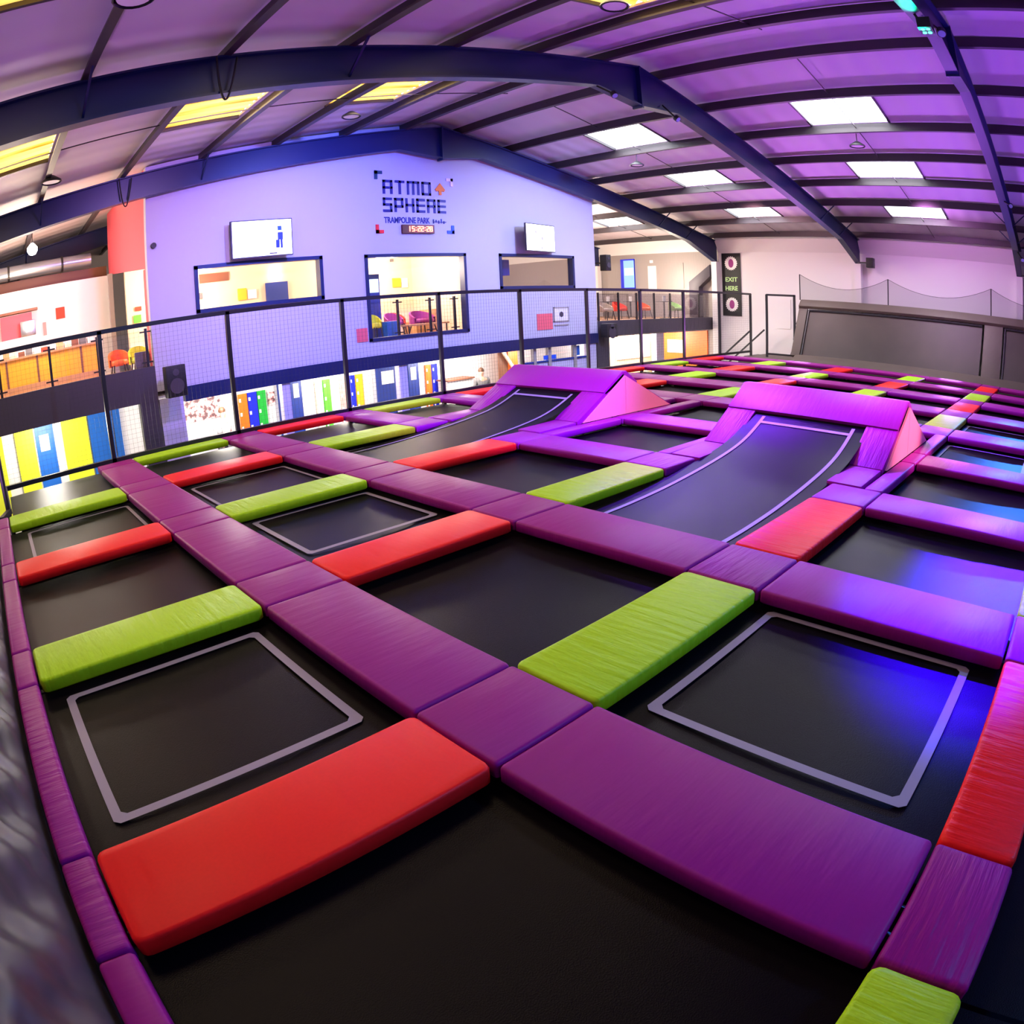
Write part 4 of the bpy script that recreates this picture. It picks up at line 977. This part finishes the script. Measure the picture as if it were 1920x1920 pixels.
# right balcony
t = thing('wall_screen', 'tall blue lit screen on the grey balcony wall', 'screen', (WX, 33, 0))
onwall('casing', 1165, 487, 1192, 541, X=WX, m=M['royal'], th=.15, parent=t); onwall('display', 1169, 489, 1190, 539, X=WX - .15, m=M['bluescreen'], th=.03, parent=t)
onwall('bright_area', 1171, 503, 1188, 516, X=WX - .18, m=M['palescreen'], th=.02, parent=t)
onwall('wall_poster', 1215, 499, 1232, 543, X=WX, m=M['paper'], label='tall narrow cream poster on the grey balcony wall', cat='poster', th=.05)
onwall('wall_poster', 1271, 493, 1283, 541, X=WX, m=M['greyclad'], label='pale grey panel on the balcony wall near the duct', cat='panel', th=.05)
onwall('wall_clock', 1219, 488, 1225, 493, X=WX, m=M['paper'], label='tiny white box above the cream poster', cat='box', th=.08)
t = thing('bent_duct', 'dark bent square duct on the balcony wall left of the banner', 'duct', (WX - .5, 25, -1))
a_ = at(1337, 507, X=WX - .35); b_ = at(1318, 530, X=WX - .35); c_ = at(1317, 594, X=WX - .35)
MB().prism([(WX - .6, 23.3, 2.55), (WX - .6, 23.3, 1.75), (WX - .6, 24.2, 1.0), (WX - .6, 24.2, -1.1), (WX - .6, 25.0, -1.1), (WX - .6, 25.0, 1.35)], (.55, 0, 0)).build('duct_run', M['fascia'], t, bevel=.02)
for (px_, yy, mm, lab) in ((1163, 27.0, 'redfab', 'red tub chair on the right balcony'), (1207, 26.5, 'orange', 'orange tub chair further along the right balcony'), (1268, 24.8, 'mezzgreen', 'pale green tub chair on the right balcony'), (1136, 26.0, 'cream', 'cream tub chair at the left end of the right balcony')):
    p = at(px_, 575, Y=yy); tub_chair(p.x, yy, MZ, M[mm], lab, 1.25)
for (px_, yy, lab) in ((1140, 29.0, 'grey cafe table at the left of the right balcony'), (1182, 29.0, 'grey cafe table in the middle of the right balcony'), (1245, 25.2, 'grey cafe table nearest the duct on the right balcony')):
    p = at(px_, 565, Y=yy); t = thing('cafe_table', lab, 'table', (p.x, yy, MZ), 'cafe tables on the right balcony')
    MB().lathe((p.x, yy, MZ + 1.1), [(0, .05), (.55, .05), (.55, 0), (0, 0)], 16).build('tabletop', M['greycloth'], t)
    MB().tube((p.x, yy, MZ), (p.x, yy, MZ + 1.1), .05, 8).build('pedestal', M['steel_black'], t)
    MB().lathe((p.x, yy, MZ), [(0, .05), (.3, .03), (.32, 0), (0, 0)], 14).build('foot', M['steel_black'], t)
    one('menu_card', B(p.x - .14, p.x + .14, yy - .03, yy + .03, MZ + 1.15, MZ + 1.5), M['paper'], 'white menu card standing on the ' + lab, 'menu card', (p.x, yy, MZ + 1.15), 'menu cards')

# ------------------------------------------------------------------ lower level seen under the balconies
LYB = 28.5; DN = 0
def lowpanel(name, px0, px1, ptop, ratio_top, m, label, cat, group=None, bot=-6.1, th=.12, parts=None):
    a = at(px0, ptop, Y=LYB).x; b2 = at(px1, ptop, Y=LYB).x; zt = ratio_top * LYB
    global DN
    if cat == 'door': DN += 1; name = 'door_%d' % DN
    t = thing(name, label, cat, ((a + b2) / 2, LYB - .2, bot), group, 'structure' if cat == 'door' else None)
    B(a, b2, LYB - th, LYB - .012, bot, zt).build('door_leaf' if cat == 'door' else 'front', m, t)
    if parts == 'locker':
        for i in range(5): B(a + (b2 - a) * .06, a + (b2 - a) * .26, LYB - th - .04, LYB - th, zt - .35 - i * .62, zt - .2 - i * .62).build('lock', M['paper'], t)
    if parts == 'door':
        MB().bar((a + .12, LYB - th - .06, -4.5), (a + .32, LYB - th - .06, -4.5), .05, .05).build('handle', M['chrome'], t)
    if parts == 'paper' or parts == 'doorpaper':
        w_ = b2 - a; B(a + w_ * .2, a + w_ * .72, LYB - th - .02, LYB - th, zt - 1.0, zt - .35).build('notice', M['paper'], t)
    return t
DT = -.0845
lowpanel('locker_door', 62, 97, 795, DT, M['blue'], 'bright blue door with white notices at the lower left', 'door', parts='doorpaper')
lowpanel('wall_panel', 24, 60, 800, DT, M['lemon'], 'wide lemon yellow panel left of the blue door', 'panel')
lowpanel('wall_panel', -30, 0, 805, DT, M['lemon'], 'lemon yellow panel at the very left edge of the lower level', 'panel')
lowpanel('wall_panel', 112, 161, 785, DT, M['lemon'], 'lemon yellow panel between the two blue doors', 'panel')
lowpanel('locker_door', 163, 207, 778, DT, M['blue'], 'bright blue door with white strip notice and handle behind the fence post', 'door', parts='door')
t = lowpanel('wall_panel', 209, 222, 770, DT, M['blue'], 'narrow blue panel right of the second fence post', 'panel')
lowpanel('locker', 444, 461, 742, -.100, M['orange'], 'orange locker column, left of three at the lower level', 'locker', 'lower level lockers', parts='locker')
lowpanel('locker', 462, 479, 740, -.100, M['royal'], 'blue locker column, middle of three at the lower level', 'locker', 'lower level lockers', parts='locker')
lowpanel('locker', 480, 496, 738, -.100, M['green'], 'green locker column, right of three at the lower level', 'locker', 'lower level lockers', parts='locker')
lowpanel('locker', 588, 601, 715, -.100, M['cream'], 'pale yellow locker column beside the bright green one', 'locker', 'lower level lockers', parts='locker')
lowpanel('locker', 603, 616, 713, -.100, M['brightgreen'], 'bright green locker column at the lower level', 'locker', 'lower level lockers', parts='locker')
lowpanel('locker', 634, 646, 707, -.100, M['pink'], 'pale orange locker column left of a fence post', 'locker', 'lower level lockers', parts='locker')
lowpanel('locker', 654, 662, 705, -.100, M['royal'], 'violet blue locker column right of a fence post', 'locker', 'lower level lockers', parts='locker')
lowpanel('locker', 664, 677, 703, -.100, M['yellow'], 'yellow locker column at the lower level', 'locker', 'lower level lockers', parts='locker')
lowpanel('locker', 795, 805, 686, -.101, M['orange'], 'orange locker column of the right hand pair', 'locker', 'lower level lockers', parts='locker')
lowpanel('locker', 807, 817, 684, -.101, M['royal'], 'blue locker column of the right hand pair', 'locker', 'lower level lockers', parts='locker')
lowpanel('locker_door', 541, 561, 705, -.086, M['deepblue'], 'dark blue door with cream window beside a lilac column', 'door', parts='paper')
lowpanel('locker_door', 517, 527, 712, -.088, M['deepblue'], 'narrow open dark blue door left of a lilac column', 'door')
lowpanel('locker_door', 702, 746, 684, -.089, M['deepblue'], 'wide dark blue door with small white notice', 'door', parts='paper')
lowpanel('locker_door', 762, 781, 677, -.089, M['deepblue'], 'dark blue door right of the lilac column with paper notice', 'door', parts='paper')
# mural
pa = at(342, 738, Y=LYB); pb = at(412, 790, Y=LYB)
one('wall_mural', B(pa.x, at(410, 730, Y=LYB).x, LYB - .05, LYB, -.128 * LYB, -.086 * LYB), M['mural'], 'scribbled doodle mural on the white lower wall', 'mural', (pa.x, LYB, -3.6))
pa = at(500, 730, Y=LYB).x; one('wall_decal', B(pa, pa + .35, LYB - .04, LYB, -3.6, -3.0), M['mural'], 'small pink and dark decal between green lockers and blue door', 'decal', (pa, LYB, -3.6))
# columns carrying the gable wall
for (px0, px1, py_, mm, lab) in ((262, 298, 752, 'fascia', 'wide dark column at the left corner of the gable wall'), (299, 344, 750, 'lilac', 'wide lilac pier beside the dark column'),
                            (528, 543, 712, 'lilac', 'slim lilac column near the cream windowed door'), (748, 763, 680, 'lilac', 'slim lilac column between two dark blue doors'),
                            (1104, 1118, 640, 'lilac', 'lilac corner column at the right end of the gable wall'), (1120, 1143, 632, 'fascia', 'dark column under the right balcony')):
    a = at(px0, py_, Y=GY).x; b2 = at(px1, py_, Y=GY).x
    one('support_column', B(a, b2, GY + .02, GY + .35, -6.1, -.0955 * GY if px0 > 300 and px0 < 1110 else -.0855 * GY if px0 < 300 else -.081 * GY), M[mm], lab, 'column', ((a + b2) / 2, GY, -6.1), 'columns under the mezzanine')
# glazed office under the right end
t = thing('glazed_screen', 'glazed office front with blue posters under the gable wall', 'glazing', (25, GY + .3, -6.1))
for px_ in (975, 1000, 1028, 1076):
    a = at(px_, 650, Y=GY + .2).x; B(a - .1, a + .1, GY + .1, GY + .3, -6.1, -.0955 * GY).build('mullion', M['greyclad'], t)
a = at(975, 650, Y=GY + .2).x; b2 = at(1100, 650, Y=GY + .2).x
B(a, b2, GY + .12, GY + .28, -.127 * GY, -.123 * GY).build('transom', M['deepblue'], t)
B(a, b2, GY + .19, GY + .21, -.123 * GY, -.0955 * GY).build('glass_pane', M['tintglass'], t)
B(a, b2, GY + .17, GY + .23, -6.1, -.127 * GY).build('lower_panel', M['lilac'], t)
a = at(1020, 650, Y=GY + .1).x; B(a, a + .9, GY + .14, GY + .16, -.122 * GY, -.113 * GY).build('blue_sticker', M['logobright'], t)
a = at(1076, 650, Y=GY + .1).x; B(a, a + .5, GY + .14, GY + .16, -.12 * GY, -.098 * GY).build('blue_poster', M['blue'], t)
# orange playroom with stairs
a = at(932, 650, Y=27.8).x; b2 = at(968, 650, Y=27.8).x
t = thing('slide_panel', 'orange play wall with cream stair rail under the gable wall', 'panel', ((a + b2) / 2, 27.8, -6.1))
B(a + .7, b2, 27.7, 27.8, -6.1, -2.1).build('orange_face', M['orange'], t)
MB().bar((a, 27.6, -2.3), (b2, 27.6, -4.2), .12, .16).build('stair_rail', M['cream'], t)
B(a, a + .7, 27.75, 27.8, -6.1, -2.1).build('dark_face', M['brown'], t)
# bench / counter with white top in the bright room
t = thing('reception_counter', 'long white counter with brown edge under the gable wall', 'counter', (24, 27.6, -6.1))
a = at(838, 700, Y=27.4).x; b2 = at(886, 690, Y=27.4).x
B(a, b2, 27.4, 28.2, -6.1, -.138 * 27.4).build('front', M['white'], t); B(a - .05, b2 + .05, 27.3, 28.3, -.138 * 27.4, -.1355 * 27.4).build('worktop', M['brown'], t)
# room under the right balcony
struct('wall_orange', B(WX - .12, WX, 23.9, 28.5, -6.1, -2.0), M['orange'])
pb = at(1150, 680, Y=28.4).x
onwall('white_board', 1155, 640, 1218, 668, Y=28.28, m=M['paper'], label='big white board on the lower wall under the right balcony', cat='board')
onwall('white_board', 1252, 636, 1285, 662, X=WX - .13, m=M['paper'], label='smaller white board right of the lilac post under the right balcony', cat='board')
a = at(1231, 640, Y=25.0).x; b2 = at(1245, 640, Y=25.0).x
one('support_column', B(a, b2, 25.0, 25.4, -6.1, -2.0), M['lilac'], 'slim lilac post in the room under the right balcony', 'column', ((a + b2) / 2, 25.2, -6.1), 'columns under the mezzanine')
struct('wall_under_balcony', B(at(1143, 660, Y=28.4).x - 2, WX, 28.3, 28.42, -6.1, -2.0), M['cream'])
t = thing('dining_table', 'light wood table in the room under the right balcony', 'table', (34, 26.4, -6.1))
a = at(1190, 680, Y=26.4).x; B(a, a + 3.2, 26.0, 27.0, -4.75, -4.65).build('tabletop', M['wood'], t)
for lx in (a + .1, a + 3.1):
    for ly in (26.1, 26.9): MB().tube((lx, ly, -6.1), (lx, ly, -4.75), .05, 6).build('leg', M['steel_black'], t)

# ------------------------------------------------------------------ people on the lower level
def skinmesh(name, pts, edges, rad, m, parent, root=0):
    me = bpy.data.meshes.new(name); off = Vector((0, 0, 0)); r = parent
    while r is not None: off = off + r.location; r = r.parent
    me.from_pydata([W(*p) - off for p in pts], edges, []); me.materials.append(m)
    o = bpy.data.objects.new(name, me); C.objects.link(o); o.parent = parent
    md = o.modifiers.new('skin', 'SKIN'); md.use_smooth_shade = True
    if not me.skin_vertices: 
        bpy.context.view_layer.objects.active = o
    for i, sv in enumerate(me.skin_vertices[0].data):
        sv.radius = (rad[i] * S, rad[i] * S); sv.use_root = (i == root)
    sb = o.modifiers.new('sub', 'SUBSURF'); sb.levels = 1; sb.render_levels = 2
    return o
def person(x, y, z, label, shirt, trousers, ang=0, h=2.75):
    t = thing('person', label, 'person', (x, y, z)); k = h / 7.5; c, s_ = math.cos(ang), math.sin(ang)
    def R(a, b2, zz): return (x + a * k * c - b2 * k * s_, y + a * k * s_ + b2 * k * c, z + zz * k)
    pts = [R(0, 0, 3.75), R(0, 0, 4.6), R(0, 0, 5.6), R(0, 0, 6.25), R(0, -.05, 6.6), R(0, -.05, 7.15),
           R(.45, 0, 3.6), R(.5, 0, 2.0), R(.5, .05, .35), R(.5, -.45, .12), R(-.45, 0, 3.6), R(-.5, 0, 2.0), R(-.5, .05, .35), R(-.5, -.45, .12),
           R(.85, 0, 5.9), R(1.0, 0, 4.75), R(1.0, -.35, 3.75), R(1.0, -.4, 3.35), R(-.85, 0, 5.9), R(-1.0, 0, 4.75), R(-1.0, -.35, 3.75), R(-1.0, -.4, 3.35)]
    ed = [(0, 1), (1, 2), (2, 3), (3, 4), (4, 5), (0, 6), (6, 7), (7, 8), (8, 9), (0, 10), (10, 11), (11, 12), (12, 13), (2, 14), (14, 15), (15, 16), (16, 17), (2, 18), (18, 19), (19, 20), (20, 21)]
    rad = [v * k for v in (.6, .5, .6, .24, .33, .4, .42, .28, .17, .15, .42, .28, .17, .15, .27, .2, .15, .14, .27, .2, .15, .14)]
    skinmesh('body', pts, ed, rad, M['skin'], t)
    sp = [0, 1, 2, 14, 15, 18, 19]
    skinmesh('shirt', [pts[i] for i in sp], [(0, 1), (1, 2), (2, 3), (3, 4), (2, 5), (5, 6)], [rad[i] * 1.13 + .02 for i in sp], shirt, t)
    sp = [0, 6, 7, 8, 10, 11, 12]
    skinmesh('trousers', [pts[i] for i in sp], [(0, 1), (1, 2), (2, 3), (0, 4), (4, 5), (5, 6)], [rad[i] * 1.15 + .02 for i in sp], trousers, t)
    hx = R(0, .06, 7.3); MB().lathe(hx, [(0, .24 * k), (.28 * k, .12 * k), (.42 * k, -.12 * k), (.40 * k, -.35 * k), (.0, -.3 * k)], 12).build('hair', M['hair'], t, smooth=True)
p = at(416, 765, Y=27.2); person(p.x, 27.2, -6.1, 'person in a white top walking past the white wall below', M['whitecloth'], M['greycloth'], .6, 3.0)
p = at(902, 690, Y=26.6); person(p.x, 26.6, -6.1, 'person in grey standing by the long counter below', M['greycloth'], M['greycloth'], -.4, 2.9)
